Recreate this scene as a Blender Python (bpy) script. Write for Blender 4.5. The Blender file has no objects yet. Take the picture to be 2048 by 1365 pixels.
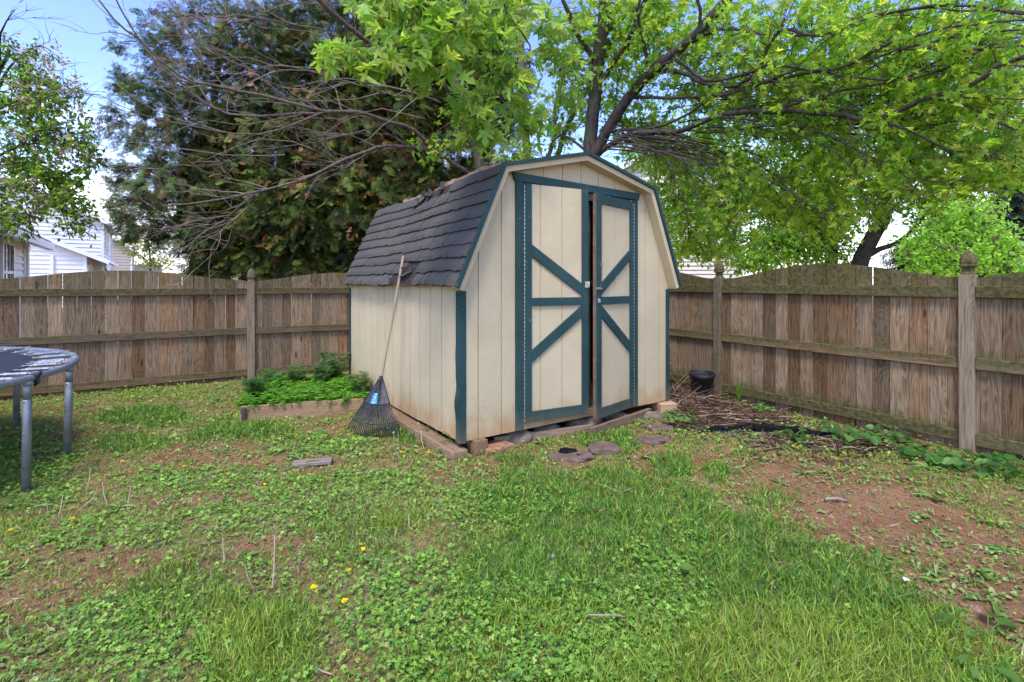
import bpy, math, random
import numpy as np
from mathutils import Vector, Matrix

rng = np.random.default_rng(11)
random.seed(11)
SC = bpy.context.scene
COL = SC.collection
EYE = 1.38
F = 1000.0


def at(px, py, Y):
    """point seen at photo pixel (px, py) at distance Y"""
    return Vector(((px - 1024) / F * Y, Y, EYE + (568 - py) / F * Y))


def gnd(px, py):
    Y = EYE * F / (py - 568)
    return Vector(((px - 1024) / F * Y, Y, 0))


# ------------------------------------------------------------------ noise
class VNoise:
    def __init__(s, seed, n=64):
        s.g = np.random.default_rng(seed).random((n, n)); s.n = n

    def __call__(s, x, y):
        x = np.asarray(x, float); y = np.asarray(y, float)
        xi = np.floor(x).astype(int); yi = np.floor(y).astype(int)
        fx = x - xi; fy = y - yi
        fx = fx * fx * (3 - 2 * fx); fy = fy * fy * (3 - 2 * fy)
        n = s.n; a = xi % n; b = yi % n; a1 = (a + 1) % n; b1 = (b + 1) % n
        g = s.g
        return (g[a, b] * (1 - fx) + g[a1, b] * fx) * (1 - fy) + (g[a, b1] * (1 - fx) + g[a1, b1] * fx) * fy


NA, NB, NC, ND = VNoise(1), VNoise(2), VNoise(3), VNoise(4)


def sstep(a, b, x):
    t = np.clip((x - a) / (b - a), 0, 1)
    return t * t * (3 - 2 * t)


def ground_z(x, y):
    x = np.asarray(x, float); y = np.asarray(y, float)
    z = 0.05 * (NA(x * 0.7 + 9, y * 0.7 + 5) - 0.5) + 0.035 * (NB(x * 2.3, y * 2.3) - 0.5) + 0.012 * (NC(x * 9, y * 9) - 0.5)
    z = z - 0.09 * np.exp(-(((x + 3.5) / 0.9) ** 2 + ((y - 3.2) / 0.8) ** 2))
    z = z + 0.02 * np.exp(-(((x - 2.1) / 0.6) ** 2 + ((y - 6.0) / 0.9) ** 2))
    fade = 1 - sstep(14, 30, np.hypot(x, y))
    return z * fade


# ------------------------------------------------------------------ object helpers
ROOT_LOC = {}


def thing(name, label, cat, loc=(0, 0, 0), group=None):
    o = bpy.data.objects.new(name, None); COL.objects.link(o)
    o.empty_display_size = 0.1
    o.location = loc
    o['label'] = label; o['category'] = cat
    if group: o['group'] = group
    return o


def tag(o, label, cat, group=None):
    o['label'] = label; o['category'] = cat
    if group: o['group'] = group
    return o


def origin(o):
    v = Vector((0, 0, 0))
    while o is not None:
        v += o.location; o = o.parent
    return v


def copy_tree(o, parent=None):
    c = o.copy(); COL.objects.link(c); c.parent = parent
    for ch in o.children:
        copy_tree(ch, c)
    return c


def np_mesh(name, V, loops, starts, mat, parent=None, smooth=False, attrs=None, loc=None):
    me = bpy.data.meshes.new(name)
    V = np.asarray(V, np.float32)
    off = origin(parent) if parent is not None else Vector(loc if loc is not None else (0, 0, 0))
    V = V - np.array(off, np.float32)
    me.vertices.add(len(V)); me.vertices.foreach_set('co', V.ravel())
    me.loops.add(len(loops)); me.loops.foreach_set('vertex_index', np.asarray(loops, np.int32))
    me.polygons.add(len(starts)); me.polygons.foreach_set('loop_start', np.asarray(starts, np.int32))
    me.update(calc_edges=True)
    for k, (dt, arr) in (attrs or {}).items():
        a = me.attributes.new(k, dt, 'POINT')
        arr = np.asarray(arr, np.float32)
        a.data.foreach_set({'FLOAT': 'value', 'FLOAT_VECTOR': 'vector', 'FLOAT_COLOR': 'color'}[dt], arr.ravel())
    me.polygons.foreach_set('use_smooth', np.full(len(starts), bool(smooth)))
    me.materials.append(mat)
    o = bpy.data.objects.new(name, me); COL.objects.link(o)
    if parent is not None: o.parent = parent
    else: o.location = off
    return o


class MB:
    def __init__(s):
        s.v = []; s.f = []; s.gc = []; s.rn = []; s.ms = []

    def add(s, vs, fs, gc=None, rn=None, ms=None):
        b = len(s.v)
        s.v += [tuple(p) for p in vs]
        s.f += [[i + b for i in f] for f in fs]
        r = random.random() if rn is None else rn
        s.gc += [tuple(p) for p in (gc if gc is not None else vs)]
        s.rn += [r] * len(vs)
        s.ms += list(ms) if ms is not None else [0.0] * len(vs)

    def box(s, c, hx, hy, hz, ex=(1, 0, 0), ey=(0, 1, 0), ez=(0, 0, 1)):
        ex, ey, ez, c = Vector(ex), Vector(ey), Vector(ez), Vector(c)
        vs = []; gc = []
        of = Vector((random.random() * 9, random.random() * 9, random.random() * 9))
        for x, y, z in ((-1, -1, -1), (1, -1, -1), (1, 1, -1), (-1, 1, -1), (-1, -1, 1), (1, -1, 1), (1, 1, 1), (-1, 1, 1)):
            vs.append(c + ex * hx * x + ey * hy * y + ez * hz * z)
            l = sorted([(hx, x), (hy, y), (hz, z)], key=lambda q: q[0])
            gc.append((l[1][0] * l[1][1] + of.x, l[2][0] * l[2][1] + of.y, l[0][0] * l[0][1] + of.z))
        s.add(vs, [(0, 3, 2, 1), (4, 5, 6, 7), (0, 1, 5, 4), (1, 2, 6, 5), (2, 3, 7, 6), (3, 0, 4, 7)], gc)

    def board(s, p0, p1, wd, w, t, n=1, ms=None, warp=0.0, chamf=0.0):
        """board from p0 to p1, width w along wd, thickness t; ms(l, side) -> moss"""
        p0, p1 = Vector(p0), Vector(p1)
        L = (p1 - p0).length; d = (p1 - p0) / L
        wd = Vector(wd); wd = (wd - d * wd.dot(d)).normalized(); td = d.cross(wd)
        of = (random.random() * 50, random.random() * 50, random.random() * 50)
        vs = []; gc = []; mm = []
        ph = random.random() * 6
        for i in range(n + 1):
            l = L * i / n
            c = p0 + d * l
            if warp:
                c = c + td * warp * math.sin(l * 2.3 + ph) + wd * warp * math.sin(l * 1.7 + ph * 2)
            for a, b in ((-1, -1), (1, -1), (1, 1), (-1, 1)):
                vs.append(c + wd * (a * w / 2) + td * (b * t / 2))
                gc.append((a * w / 2 + of[0], l + of[1], b * t / 2 + of[2]))
                mm.append(ms(l, a, b) if ms else 0.0)
        fs = [(3, 2, 1, 0)]
        for i in range(n):
            q = i * 4
            for k in range(4):
                fs.append((q + k, q + (k + 1) % 4, q + 4 + (k + 1) % 4, q + 4 + k))
        q = n * 4
        fs.append((q, q + 1, q + 2, q + 3))
        s.add(vs, fs, gc, None, mm)

    def prism(s, poly, fn, d0, d1):
        """poly list of (a, b); fn(a, b, d) -> point"""
        n = len(poly)
        vs = [fn(a, b, d0) for a, b in poly] + [fn(a, b, d1) for a, b in poly]
        o = random.random() * 50
        gc = [(a + o, b + o, d0) for a, b in poly] + [(a + o, b + o, d1) for a, b in poly]
        fs = [list(range(n))[::-1], list(range(n, 2 * n))]
        for i in range(n):
            j = (i + 1) % n
            fs.append((i, j, n + j, n + i))
        s.add(vs, fs, gc)

    def tube(s, pts, rad, n=6, cap=True):
        pts = [Vector(p) for p in pts]
        if not hasattr(rad, '__len__'): rad = [rad] * len(pts)
        vs = []; fs = []; gc = []
        o = random.random() * 50; l = 0
        ref = None
        for i, p in enumerate(pts):
            d = (pts[min(i + 1, len(pts) - 1)] - pts[max(i - 1, 0)])
            d = d.normalized() if d.length > 1e-9 else Vector((0, 0, 1))
            if ref is None:
                ref = Vector((0, 0, 1)) if abs(d.z) < 0.9 else Vector((1, 0, 0))
            x = (ref - d * ref.dot(d)).normalized(); ref = x
            y = d.cross(x)
            if i: l += (p - pts[i - 1]).length
            for k in range(n):
                a = 2 * math.pi * k / n
                q = x * math.cos(a) + y * math.sin(a)
                vs.append(p + q * rad[i])
                gc.append((a * 0.03 + o, l + o, rad[i]))
        m = len(pts)
        for i in range(m - 1):
            for k in range(n):
                fs.append((i * n + k, i * n + (k + 1) % n, (i + 1) * n + (k + 1) % n, (i + 1) * n + k))
        if cap:
            fs.append(list(range(n))[::-1]); fs.append([(m - 1) * n + k for k in range(n)])
        s.add(vs, fs, gc)

    def lathe(s, prof, c, n=24, ex=(1, 0, 0), ey=(0, 1, 0), ez=(0, 0, 1), cap=True):
        c = Vector(c); ex, ey, ez = Vector(ex), Vector(ey), Vector(ez)
        vs = []; fs = []
        for r, z in prof:
            for k in range(n):
                a = 2 * math.pi * k / n
                vs.append(c + ex * r * math.cos(a) + ey * r * math.sin(a) + ez * z)
        m = len(prof)
        for i in range(m - 1):
            for k in range(n):
                fs.append((i * n + k, i * n + (k + 1) % n, (i + 1) * n + (k + 1) % n, (i + 1) * n + k))
        if cap:
            fs.append(list(range(n))[::-1]); fs.append([(m - 1) * n + k for k in range(n)])
        s.add(vs, fs)

    def build(s, name, mat, parent=None, smooth=False, bevel=0.0, loc=None):
        loops = []; starts = []
        for f in s.f:
            starts.append(len(loops)); loops += f
        at_ = {'gc': ('FLOAT_VECTOR', s.gc), 'rnd': ('FLOAT', s.rn), 'moss': ('FLOAT', s.ms)}
        if loc is None and parent is None:
            a = np.array(s.v); loc = ((a[:, 0].min() + a[:, 0].max()) / 2, (a[:, 1].min() + a[:, 1].max()) / 2, a[:, 2].min())
        o = np_mesh(name, np.array(s.v), loops, starts, mat, parent, smooth, at_, loc)
        if bevel:
            b = o.modifiers.new('bevel', 'BEVEL'); b.width = bevel; b.segments = 2; b.limit_method = 'ANGLE'; b.angle_limit = 0.7
        return o


# ------------------------------------------------------------------ material helpers
class G:
    def __init__(s, name):
        s.m = bpy.data.materials.new(name); s.m.use_nodes = True
        s.nt = s.m.node_tree; s.nt.nodes.clear()
        s.out = s.nt.nodes.new('ShaderNodeOutputMaterial')

    def put(s, sock, val):
        if isinstance(val, bpy.types.NodeSocket): s.nt.links.new(val, sock)
        else: sock.default_value = val

    def node(s, typ, props=None, **ins):
        n = s.nt.nodes.new(typ)
        for k, v in (props or {}).items(): setattr(n, k, v)
        for k, v in ins.items(): s.put(n.inputs[k.replace('_', ' ')], v)
        return n

    def attr(s, name, kind='Vector'):
        n = s.node('ShaderNodeAttribute', {'attribute_name': name}); return n.outputs[kind]

    def pos(s): return s.node('ShaderNodeNewGeometry').outputs['Position']

    def obj(s): return s.node('ShaderNodeTexCoord').outputs['Object']

    def vmul(s, v, t):
        n = s.nt.nodes.new('ShaderNodeVectorMath'); n.operation = 'MULTIPLY'; s.put(n.inputs[0], v); s.put(n.inputs[1], t); return n.outputs[0]

    def vadd(s, v, t):
        n = s.nt.nodes.new('ShaderNodeVectorMath'); n.operation = 'ADD'; s.put(n.inputs[0], v); s.put(n.inputs[1], t); return n.outputs[0]

    def math(s, op, a, b=0.0, clamp=False):
        n = s.nt.nodes.new('ShaderNodeMath'); n.operation = op; n.use_clamp = clamp
        s.put(n.inputs[0], a); s.put(n.inputs[1], b); return n.outputs[0]

    def noise(s, v, scale=5, detail=3, rough=0.55, dist=0.0):
        n = s.nt.nodes.new('ShaderNodeTexNoise')
        s.put(n.inputs['Vector'], v); s.put(n.inputs['Scale'], scale); s.put(n.inputs['Detail'], detail)
        s.put(n.inputs['Roughness'], rough); s.put(n.inputs['Distortion'], dist); return n.outputs[0]

    def voro(s, v, scale=5, feature='F1'):
        n = s.nt.nodes.new('ShaderNodeTexVoronoi'); n.feature = feature
        s.put(n.inputs['Vector'], v); s.put(n.inputs['Scale'], scale); return n

    def rng(s, v, a, b, c=0.0, d=1.0):
        n = s.nt.nodes.new('ShaderNodeMapRange'); n.interpolation_type = 'SMOOTHSTEP'
        s.put(n.inputs[0], v); s.put(n.inputs[1], a); s.put(n.inputs[2], b); s.put(n.inputs[3], c); s.put(n.inputs[4], d); return n.outputs[0]

    def ramp(s, f, stops):
        n = s.nt.nodes.new('ShaderNodeValToRGB'); e = n.color_ramp.elements
        while len(e) < len(stops): e.new(0.5)
        for i, (p, c) in enumerate(stops): e[i].position = p; e[i].color = (*c, 1)
        s.put(n.inputs[0], f); return n.outputs[0]

    def mix(s, f, a, b, blend='MIX'):
        n = s.nt.nodes.new('ShaderNodeMix'); n.data_type = 'RGBA'; n.blend_type = blend
        s.put(n.inputs[0], f)
        for i, x in ((6, a), (7, b)):
            s.put(n.inputs[i], (*x, 1) if isinstance(x, tuple) and len(x) == 3 else x)
        return n.outputs[2]

    def bump(s, h, st=0.3, dist=0.01):
        n = s.nt.nodes.new('ShaderNodeBump'); s.put(n.inputs['Height'], h); n.inputs['Strength'].default_value = st; n.inputs['Distance'].default_value = dist
        return n.outputs[0]

    def pbr(s, col, rough=0.7, normal=None, metal=0.0, spec=0.35):
        n = s.nt.nodes.new('ShaderNodeBsdfPrincipled')
        s.put(n.inputs['Base Color'], (*col, 1) if isinstance(col, tuple) and len(col) == 3 else col)
        s.put(n.inputs['Roughness'], rough); s.put(n.inputs['Metallic'], metal); s.put(n.inputs['Specular IOR Level'], spec)
        if normal is not None: s.put(n.inputs['Normal'], normal)
        return n.outputs[0]

    def done(s, sh):
        s.nt.links.new(sh, s.out.inputs[0]); return s.m


def mat_plain(name, col, rough=0.6, metal=0.0, var=0.25, scale=12, bump=0.0, spec=0.35):
    g = G(name); p = g.obj()
    n = g.noise(p, scale, 5, 0.6)
    c = g.mix(g.rng(n, 0.3, 0.7), tuple(x * (1 - var) for x in col), tuple(min(1, x * (1 + var)) for x in col))
    return g.done(g.pbr(c, rough, g.bump(g.noise(p, scale * 8, 3), bump, 0.005) if bump else None, metal, spec))


def mat_wood(name, grey, warm, dark, light, greyness=0.5, moss_gain=1.0, scale=1.0, moss_col=((0.040, 0.040, 0.012), (0.115, 0.108, 0.034))):
    g = G(name)
    gc = g.attr('gc'); rn = g.attr('rnd', 'Fac'); ms = g.attr('moss', 'Fac')
    # knots
    kv = g.voro(g.vmul(gc, (7.0, 1.9, 3.0)), 1.0)
    kd = kv.outputs['Distance']
    knot = g.rng(kd, 0.05, 0.13, 1.0, 0.0)
    swirl = g.rng(kd, 0.05, 0.5, 1.0, 0.0)
    warp = g.noise(g.vmul(gc, (9, 0.9, 9)), 1.0, 2, 0.5)
    ph = g.math('ADD', g.math('MULTIPLY', warp, 7.5), g.math('MULTIPLY', swirl, 1.5))
    bands = g.math('SINE', g.math('MULTIPLY', ph, 12.0))
    bands = g.rng(bands, -0.9, 0.9)
    fine = g.noise(g.vmul(gc, (260 * scale, 5, 120)), 1.0, 3, 0.65)
    mid = g.noise(g.vmul(gc, (60 * scale, 2.0, 40)), 1.0, 3, 0.6)
    patch = g.noise(g.vmul(gc, (10, 1.1, 5)), 1.0, 3, 0.6, 0.6)
    patch = g.math('ADD', patch, g.math('MULTIPLY', g.math('SUBTRACT', rn, 0.5), 0.55))
    base = g.mix(g.rng(patch, 0.66 - greyness * 0.5, 0.86 - greyness * 0.5), grey, warm)
    c = g.mix(g.math('MULTIPLY', bands, 0.62), base, dark)
    c = g.mix(g.rng(mid, 0.35, 0.72), g.mix(0.5, c, light), c)
    c = g.mix(g.math('MULTIPLY', g.rng(fine, 0.45, 0.75), 0.55), c, dark)
    c = g.mix(g.math('MULTIPLY', knot, 0.8), c, tuple(x * 0.5 for x in dark))
    # brightness per board
    hv = g.node('ShaderNodeHueSaturation', None, Hue=0.5, Saturation=1.0, Value=g.rng(g.math('FRACT', g.math('MULTIPLY', rn, 7.3)), 0, 1, 0.62, 1.3), Color=c).outputs[0]
    mn = g.noise(g.pos(), 9.0, 5, 0.65)
    mn2 = g.noise(g.vmul(gc, (25, 3.5, 20)), 1.0, 4, 0.6)
    mk = g.math('ADD', g.math('MULTIPLY', ms, 1.25 * moss_gain), g.math('ADD', g.math('MULTIPLY', mn, 0.75), g.math('MULTIPLY', mn2, 0.75)))
    mk = g.rng(mk, 0.95, 1.6)
    mc = g.mix(g.rng(g.noise(g.pos(), 30, 3), 0.35, 0.65), moss_col[0], moss_col[1])
    hv = g.mix(g.math('MULTIPLY', mk, 0.78), hv, mc)
    h = g.math('ADD', g.math('MULTIPLY', fine, 0.7), g.math('MULTIPLY', bands, 0.25))
    return g.done(g.pbr(hv, 0.85, g.bump(h, 0.45, 0.004), spec=0.15))


def mat_leaf(name, trans=0.45, rough=0.5, tint=(1.15, 1.1, 0.55)):
    g = G(name)
    c = g.attr('col', 'Color')
    v = g.noise(g.pos(), 60, 2)
    c = g.mix(g.math('MULTIPLY', g.rng(v, 0.3, 0.7), 0.25), c, g.vmul(c, (0.6, 0.66, 0.6)))
    d = g.pbr(c, rough, spec=0.3)
    t = g.node('ShaderNodeBsdfTranslucent'); g.put(t.inputs[0], g.vmul(c, tint))
    m = g.node('ShaderNodeMixShader'); m.inputs[0].default_value = trans
    g.nt.links.new(d, m.inputs[1]); g.nt.links.new(t.outputs[0], m.inputs[2])
    return g.done(m.outputs[0])


M = {}
M['fence'] = mat_wood('weathered_fence', (0.20, 0.142, 0.088), (0.205, 0.096, 0.034), (0.030, 0.015, 0.007), (0.35, 0.25, 0.15), 0.34)
M['rail'] = mat_wood('weathered_rail', (0.165, 0.118, 0.072), (0.165, 0.094, 0.043), (0.038, 0.022, 0.012), (0.27, 0.20, 0.122), 0.5)
M['post'] = mat_wood('grey_post', (0.22, 0.178, 0.12), (0.17, 0.12, 0.068), (0.072, 0.05, 0.03), (0.31, 0.255, 0.18), 0.75)
M['timber'] = mat_wood('bed_timber', (0.40, 0.275, 0.165), (0.36, 0.21, 0.11), (0.19, 0.11, 0.06), (0.50, 0.36, 0.215), 0.5)
M['oldwood'] = mat_wood('grey_driftwood', (0.36, 0.31, 0.25), (0.30, 0.23, 0.16), (0.15, 0.11, 0.08), (0.48, 0.42, 0.34), 0.9)
M['plank'] = mat_wood('brown_plank', (0.30, 0.225, 0.155), (0.27, 0.17, 0.095), (0.12, 0.08, 0.05), (0.40, 0.31, 0.22), 0.6)
M['groove'] = mat_plain('groove_backing', (0.20, 0.135, 0.075), 0.9, 0, 0.3, 9)
M['handle'] = mat_wood('rake_handle', (0.52, 0.42, 0.29), (0.48, 0.36, 0.22), (0.32, 0.23, 0.14), (0.66, 0.56, 0.40), 0.7, 0.4)


def mat_siding():
    g = G('cream_siding')
    gc = g.attr('gc'); p = g.pos()
    z = g.node('ShaderNodeSeparateXYZ'); g.put(z.inputs[0], p); z = z.outputs[2]
    n1 = g.noise(p, 2.2, 4, 0.6)
    c = g.mix(g.rng(n1, 0.3, 0.7), (0.55, 0.448, 0.272), (0.61, 0.505, 0.318))
    streak = g.noise(g.vmul(gc, (14, 14, 1.2)), 1.0, 4, 0.6)
    c = g.mix(g.math('MULTIPLY', g.rng(streak, 0.5, 0.8), 0.25), c, (0.50, 0.40, 0.26))
    spl = g.noise(p, 6.0, 5, 0.65)
    lo = g.math('ADD', z, g.math('MULTIPLY', g.math('SUBTRACT', spl, 0.5), 0.55))
    dirt = g.rng(lo, 0.06, 0.42, 0.82, 0.0)
    c = g.mix(dirt, c, (0.45, 0.265, 0.115))
    specks = g.noise(g.vmul(p, (40, 40, 26)), 1.0, 2, 0.5)
    ns = g.math('MULTIPLY', g.rng(specks, 0.70, 0.76), g.rng(z, 0.2, 0.7, 0.8, 0.18))
    c = g.mix(ns, c, (0.22, 0.13, 0.07))
    rough_h = g.noise(g.vmul(p, (55, 55, 190)), 1.0, 4, 0.7)
    big = g.noise(g.vmul(p, (6, 6, 9)), 1.0, 2)
    h = g.math('ADD', rough_h, g.math('MULTIPLY', big, 0.6))
    return g.done(g.pbr(c, 0.75, g.bump(h, 0.7, 0.010), spec=0.25))


M['siding'] = mat_siding()


def mat_teal():
    g = G('teal_paint')
    p = g.pos()
    z = g.node('ShaderNodeSeparateXYZ'); g.put(z.inputs[0], p)
    n = g.noise(p, 3, 4)
    c = g.mix(g.rng(n, 0.3, 0.7), (0.020, 0.052, 0.050), (0.029, 0.068, 0.066))
    chip = g.noise(g.vmul(p, (60, 60, 34)), 1.0, 3, 0.6)
    c = g.mix(g.math('MULTIPLY', g.rng(chip, 0.69, 0.71), 0.8), c, (0.42, 0.38, 0.30))
    dz = g.math('ADD', z.outputs[2], g.math('MULTIPLY', g.noise(p, 8, 4), 0.3))
    c = g.mix(g.rng(dz, 0.22, 0.5, 0.45, 0.0), c, (0.20, 0.15, 0.09))
    h = g.noise(g.vmul(g.attr('gc'), (160, 8, 160)), 1.0, 3, 0.6)
    return g.done(g.pbr(c, 0.62, g.bump(h, 0.4, 0.004), spec=0.18))


M['teal'] = mat_teal()


def mat_shingle():
    g = G('asphalt_shingle')
    p = g.obj()
    n = g.noise(p, 420, 2, 0.7); n2 = g.noise(p, 5, 4, 0.6); rn = g.attr('rnd', 'Fac')
    c = g.mix(g.rng(n, 0.3, 0.7), (0.040, 0.037, 0.032), (0.165, 0.153, 0.132))
    c = g.mix(g.math('MULTIPLY', g.rng(n2, 0.45, 0.75), 0.35), c, (0.10, 0.085, 0.07))
    c = g.mix(g.rng(rn, 0, 1, 0.0, 0.3), c, (0.052, 0.050, 0.050))
    sp = g.noise(p, 95, 1, 0.5)
    c = g.mix(g.math('MULTIPLY', g.rng(sp, 0.74, 0.78), 0.5), c, (0.25, 0.23, 0.19))
    return g.done(g.pbr(c, 0.9, g.bump(n, 0.8, 0.005), spec=0.06))


M['shingle'] = mat_shingle()
M['felt'] = mat_plain('torn_felt', (0.035, 0.026, 0.022), 0.95, 0, 0.4, 20, 0.3)
M['osb'] = mat_plain('roof_plywood', (0.40, 0.25, 0.17), 0.85, 0, 0.4, 25)
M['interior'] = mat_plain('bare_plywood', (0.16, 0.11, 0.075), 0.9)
M['galv'] = mat_plain('galvanised_steel', (0.27, 0.295, 0.32), 0.5, 0.6, 0.22, 9, 0.05)
M['spring'] = mat_plain('spring_steel', (0.42, 0.43, 0.43), 0.42, 0.7, 0.3, 40)
M['rust'] = mat_plain('rusty_steel', (0.20, 0.11, 0.06), 0.7, 0.3, 0.5, 60)
M['matfab'] = mat_plain('woven_mat', (0.022, 0.027, 0.036), 0.62, 0, 0.2, 4, 0.15)
M['black'] = mat_plain('black_plastic', (0.020, 0.021, 0.022), 0.5, 0, 0.35, 14, 0.1)
M['rakeblack'] = mat_plain('rake_plastic', (0.030, 0.030, 0.031), 0.42, 0, 0.45, 30, 0.05)
M['hasp'] = mat_plain('zinc_hardware', (0.55, 0.54, 0.50), 0.4, 0.7, 0.3, 60)
M['sticker'] = mat_plain('teal_sticker', (0.02, 0.22, 0.34), 0.45, 0, 0.1, 20)
M['white'] = mat_plain('white_print', (0.75, 0.77, 0.78), 0.5, 0, 0.05, 20)
M['cotton'] = mat_plain('pale_fluff', (0.72, 0.68, 0.58), 0.9, 0, 0.1, 90)
M['brick'] = mat_plain('red_block', (0.33, 0.17, 0.10), 0.9, 0, 0.3, 14, 0.4)
M['stone'] = mat_plain('field_stone', (0.18, 0.14, 0.105), 0.9, 0, 0.35, 9, 0.5)
M['paver'] = mat_plain('brown_paver', (0.145, 0.095, 0.072), 0.9, 0, 0.3, 14, 0.5)
M['char'] = mat_plain('charred_wood', (0.010, 0.010, 0.011), 1.0, 0, 0.6, 20, 0.9, 0.08)
M['house_white'] = mat_plain('white_vinyl', (0.80, 0.78, 0.75), 0.6, 0, 0.03, 2)
M['house_cream'] = mat_plain('cream_vinyl', (0.70, 0.64, 0.57), 0.6, 0, 0.04, 2)
M['house_beige'] = mat_plain('beige_vinyl', (0.45, 0.39, 0.31), 0.6, 0, 0.04, 2)
M['trimwhite'] = mat_plain('white_trim', (0.80, 0.80, 0.80), 0.5, 0, 0.03, 3)
M['soffit'] = mat_plain('grey_soffit', (0.42, 0.42, 0.42), 0.7, 0, 0.05, 3)
M['roofgrey'] = mat_plain('grey_roof_shingle', (0.10, 0.105, 0.115), 0.9, 0, 0.3, 12, 0.3)
M['glass'] = mat_plain('window_glass', (0.045, 0.05, 0.055), 0.08, 0, 0.2, 1, 0, 0.6)
M['leaf'] = mat_leaf('maple_leaf', 0.62, 0.42, (1.95, 1.9, 0.95))
M['grass'] = mat_leaf('grass_blade', 0.3, 0.5, (1.1, 1.1, 0.6))
M['needle'] = mat_leaf('cypress_spray', 0.15, 0.65, (1.0, 1.0, 0.6))
M['straw'] = mat_leaf('dry_straw', 0.1, 0.8, (1, 1, 1))


def mat_bark(name, a, b, scale=1.0):
    g = G(name)
    gc = g.attr('gc'); p = g.pos()
    n = g.noise(g.vmul(p, (22 * scale, 22 * scale, 7 * scale)), 1.0, 5, 0.65)
    c = g.mix(g.rng(n, 0.3, 0.7), a, b)
    c = g.mix(g.math('MULTIPLY', g.rng(g.noise(p, 3, 4), 0.5, 0.75), 0.35), c, (0.12, 0.14, 0.07))
    return g.done(g.pbr(c, 0.9, g.bump(n, 0.6, 0.01), spec=0.15))


M['bark'] = mat_bark('maple_bark', (0.085, 0.062, 0.048), (0.20, 0.155, 0.12))
M['barkdark'] = mat_bark('dark_bark', (0.035, 0.028, 0.024), (0.10, 0.08, 0.065))
M['twig'] = mat_bark('bare_twig', (0.20, 0.15, 0.115), (0.36, 0.29, 0.23))
M['deadtwig'] = mat_bark('dead_twig', (0.10, 0.055, 0.032), (0.26, 0.165, 0.10), 3)

g = G('brush_twig')
_p = g.pos(); _r = g.attr('rnd', 'Fac')
_c = g.ramp(_r, [(0.0, (0.03, 0.018, 0.012)), (0.35, (0.085, 0.045, 0.028)), (0.62, (0.15, 0.085, 0.052)), (0.85, (0.30, 0.20, 0.13)), (1.0, (0.42, 0.32, 0.23))])
_n = g.noise(_p, 60, 3)
M['brush'] = g.done(g.pbr(g.mix(g.math('MULTIPLY', _n, 0.4), _c, (0.06, 0.04, 0.03)), 0.9, spec=0.12))
M['leafpale'] = mat_leaf('maple_leaf_near', 0.55, 0.42, (1.75, 1.7, 0.75))

# ------------------------------------------------------------------ camera, light, sky
cam = bpy.data.cameras.new('camera'); cam.sensor_width = 36; cam.lens = 36 * F / 2048; cam.shift_y = -(682.5 - 568) / 2048
cam.clip_end = 2000; cam.clip_start = 0.05
co = bpy.data.objects.new('camera', cam); COL.objects.link(co); co.location = (0, 0, EYE); co.rotation_euler = (math.pi / 2, 0, 0)
SC.camera = co

SUN_EL, SUN_AZ = math.radians(60), math.radians(196)    # azimuth clockwise from +Y: behind the camera
sl = bpy.data.lights.new('sun', 'SUN'); sl.energy = 1.15; sl.angle = math.radians(16); sl.color = (1.0, 0.95, 0.87)
so = bpy.data.objects.new('sun', sl); COL.objects.link(so)
sd = Vector((math.sin(SUN_AZ) * math.cos(SUN_EL), math.cos(SUN_AZ) * math.cos(SUN_EL), math.sin(SUN_EL)))
so.rotation_euler = sd.to_track_quat('Z', 'Y').to_euler(); so.location = (0, -5, 20)

W = bpy.data.worlds.new('World'); SC.world = W; W.use_nodes = True
nt = W.node_tree; nt.nodes.clear()
wo = nt.nodes.new('ShaderNodeOutputWorld'); bg = nt.nodes.new('ShaderNodeBackground')
sky = nt.nodes.new('ShaderNodeTexSky'); sky.sky_type = 'NISHITA'; sky.sun_disc = False
sky.sun_elevation = SUN_EL; sky.sun_rotation = SUN_AZ; sky.air_density = 1.0; sky.dust_density = 0.6; sky.ozone_density = 1.5
tc = nt.nodes.new('ShaderNodeTexCoord'); sp = nt.nodes.new('ShaderNodeSeparateXYZ'); nt.links.new(tc.outputs['Generated'], sp.inputs[0])
mp = nt.nodes.new('ShaderNodeVectorMath'); mp.operation = 'MULTIPLY'; mp.inputs[1].default_value = (2.0, 2.0, 5.5); nt.links.new(tc.outputs['Generated'], mp.inputs[0])
cn = nt.nodes.new('ShaderNodeTexNoise'); cn.inputs['Scale'].default_value = 1.6; cn.inputs['Detail'].default_value = 6; nt.links.new(mp.outputs[0], cn.inputs['Vector'])
el = nt.nodes.new('ShaderNodeMapRange'); el.inputs[1].default_value = 0.0; el.inputs[2].default_value = 0.5; el.inputs[3].default_value = 0.42; el.inputs[4].default_value = -0.45
nt.links.new(sp.outputs[2], el.inputs[0])
ad = nt.nodes.new('ShaderNodeMath'); ad.operation = 'ADD'; nt.links.new(cn.outputs[0], ad.inputs[0]); nt.links.new(el.outputs[0], ad.inputs[1])
cr = nt.nodes.new('ShaderNodeMapRange'); cr.interpolation_type = 'SMOOTHSTEP'; cr.inputs[1].default_value = 0.46; cr.inputs[2].default_value = 0.95; nt.links.new(ad.outputs[0], cr.inputs[0])
mx = nt.nodes.new('ShaderNodeMix'); mx.data_type = 'RGBA'; nt.links.new(cr.outputs[0], mx.inputs[0]); hs = nt.nodes.new('ShaderNodeHueSaturation'); hs.inputs['Saturation'].default_value = 1.18; hs.inputs['Hue'].default_value = 0.522; hs.inputs['Value'].default_value = 0.95; nt.links.new(sky.outputs[0], hs.inputs['Color']); nt.links.new(hs.outputs[0], mx.inputs[6]); mx.inputs[7].default_value = (4.9, 4.95, 5.2, 1)
nt.links.new(mx.outputs[2], bg.inputs[0]); bg.inputs[1].default_value = 0.15
nt.links.new(bg.outputs[0], wo.inputs[0])
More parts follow.
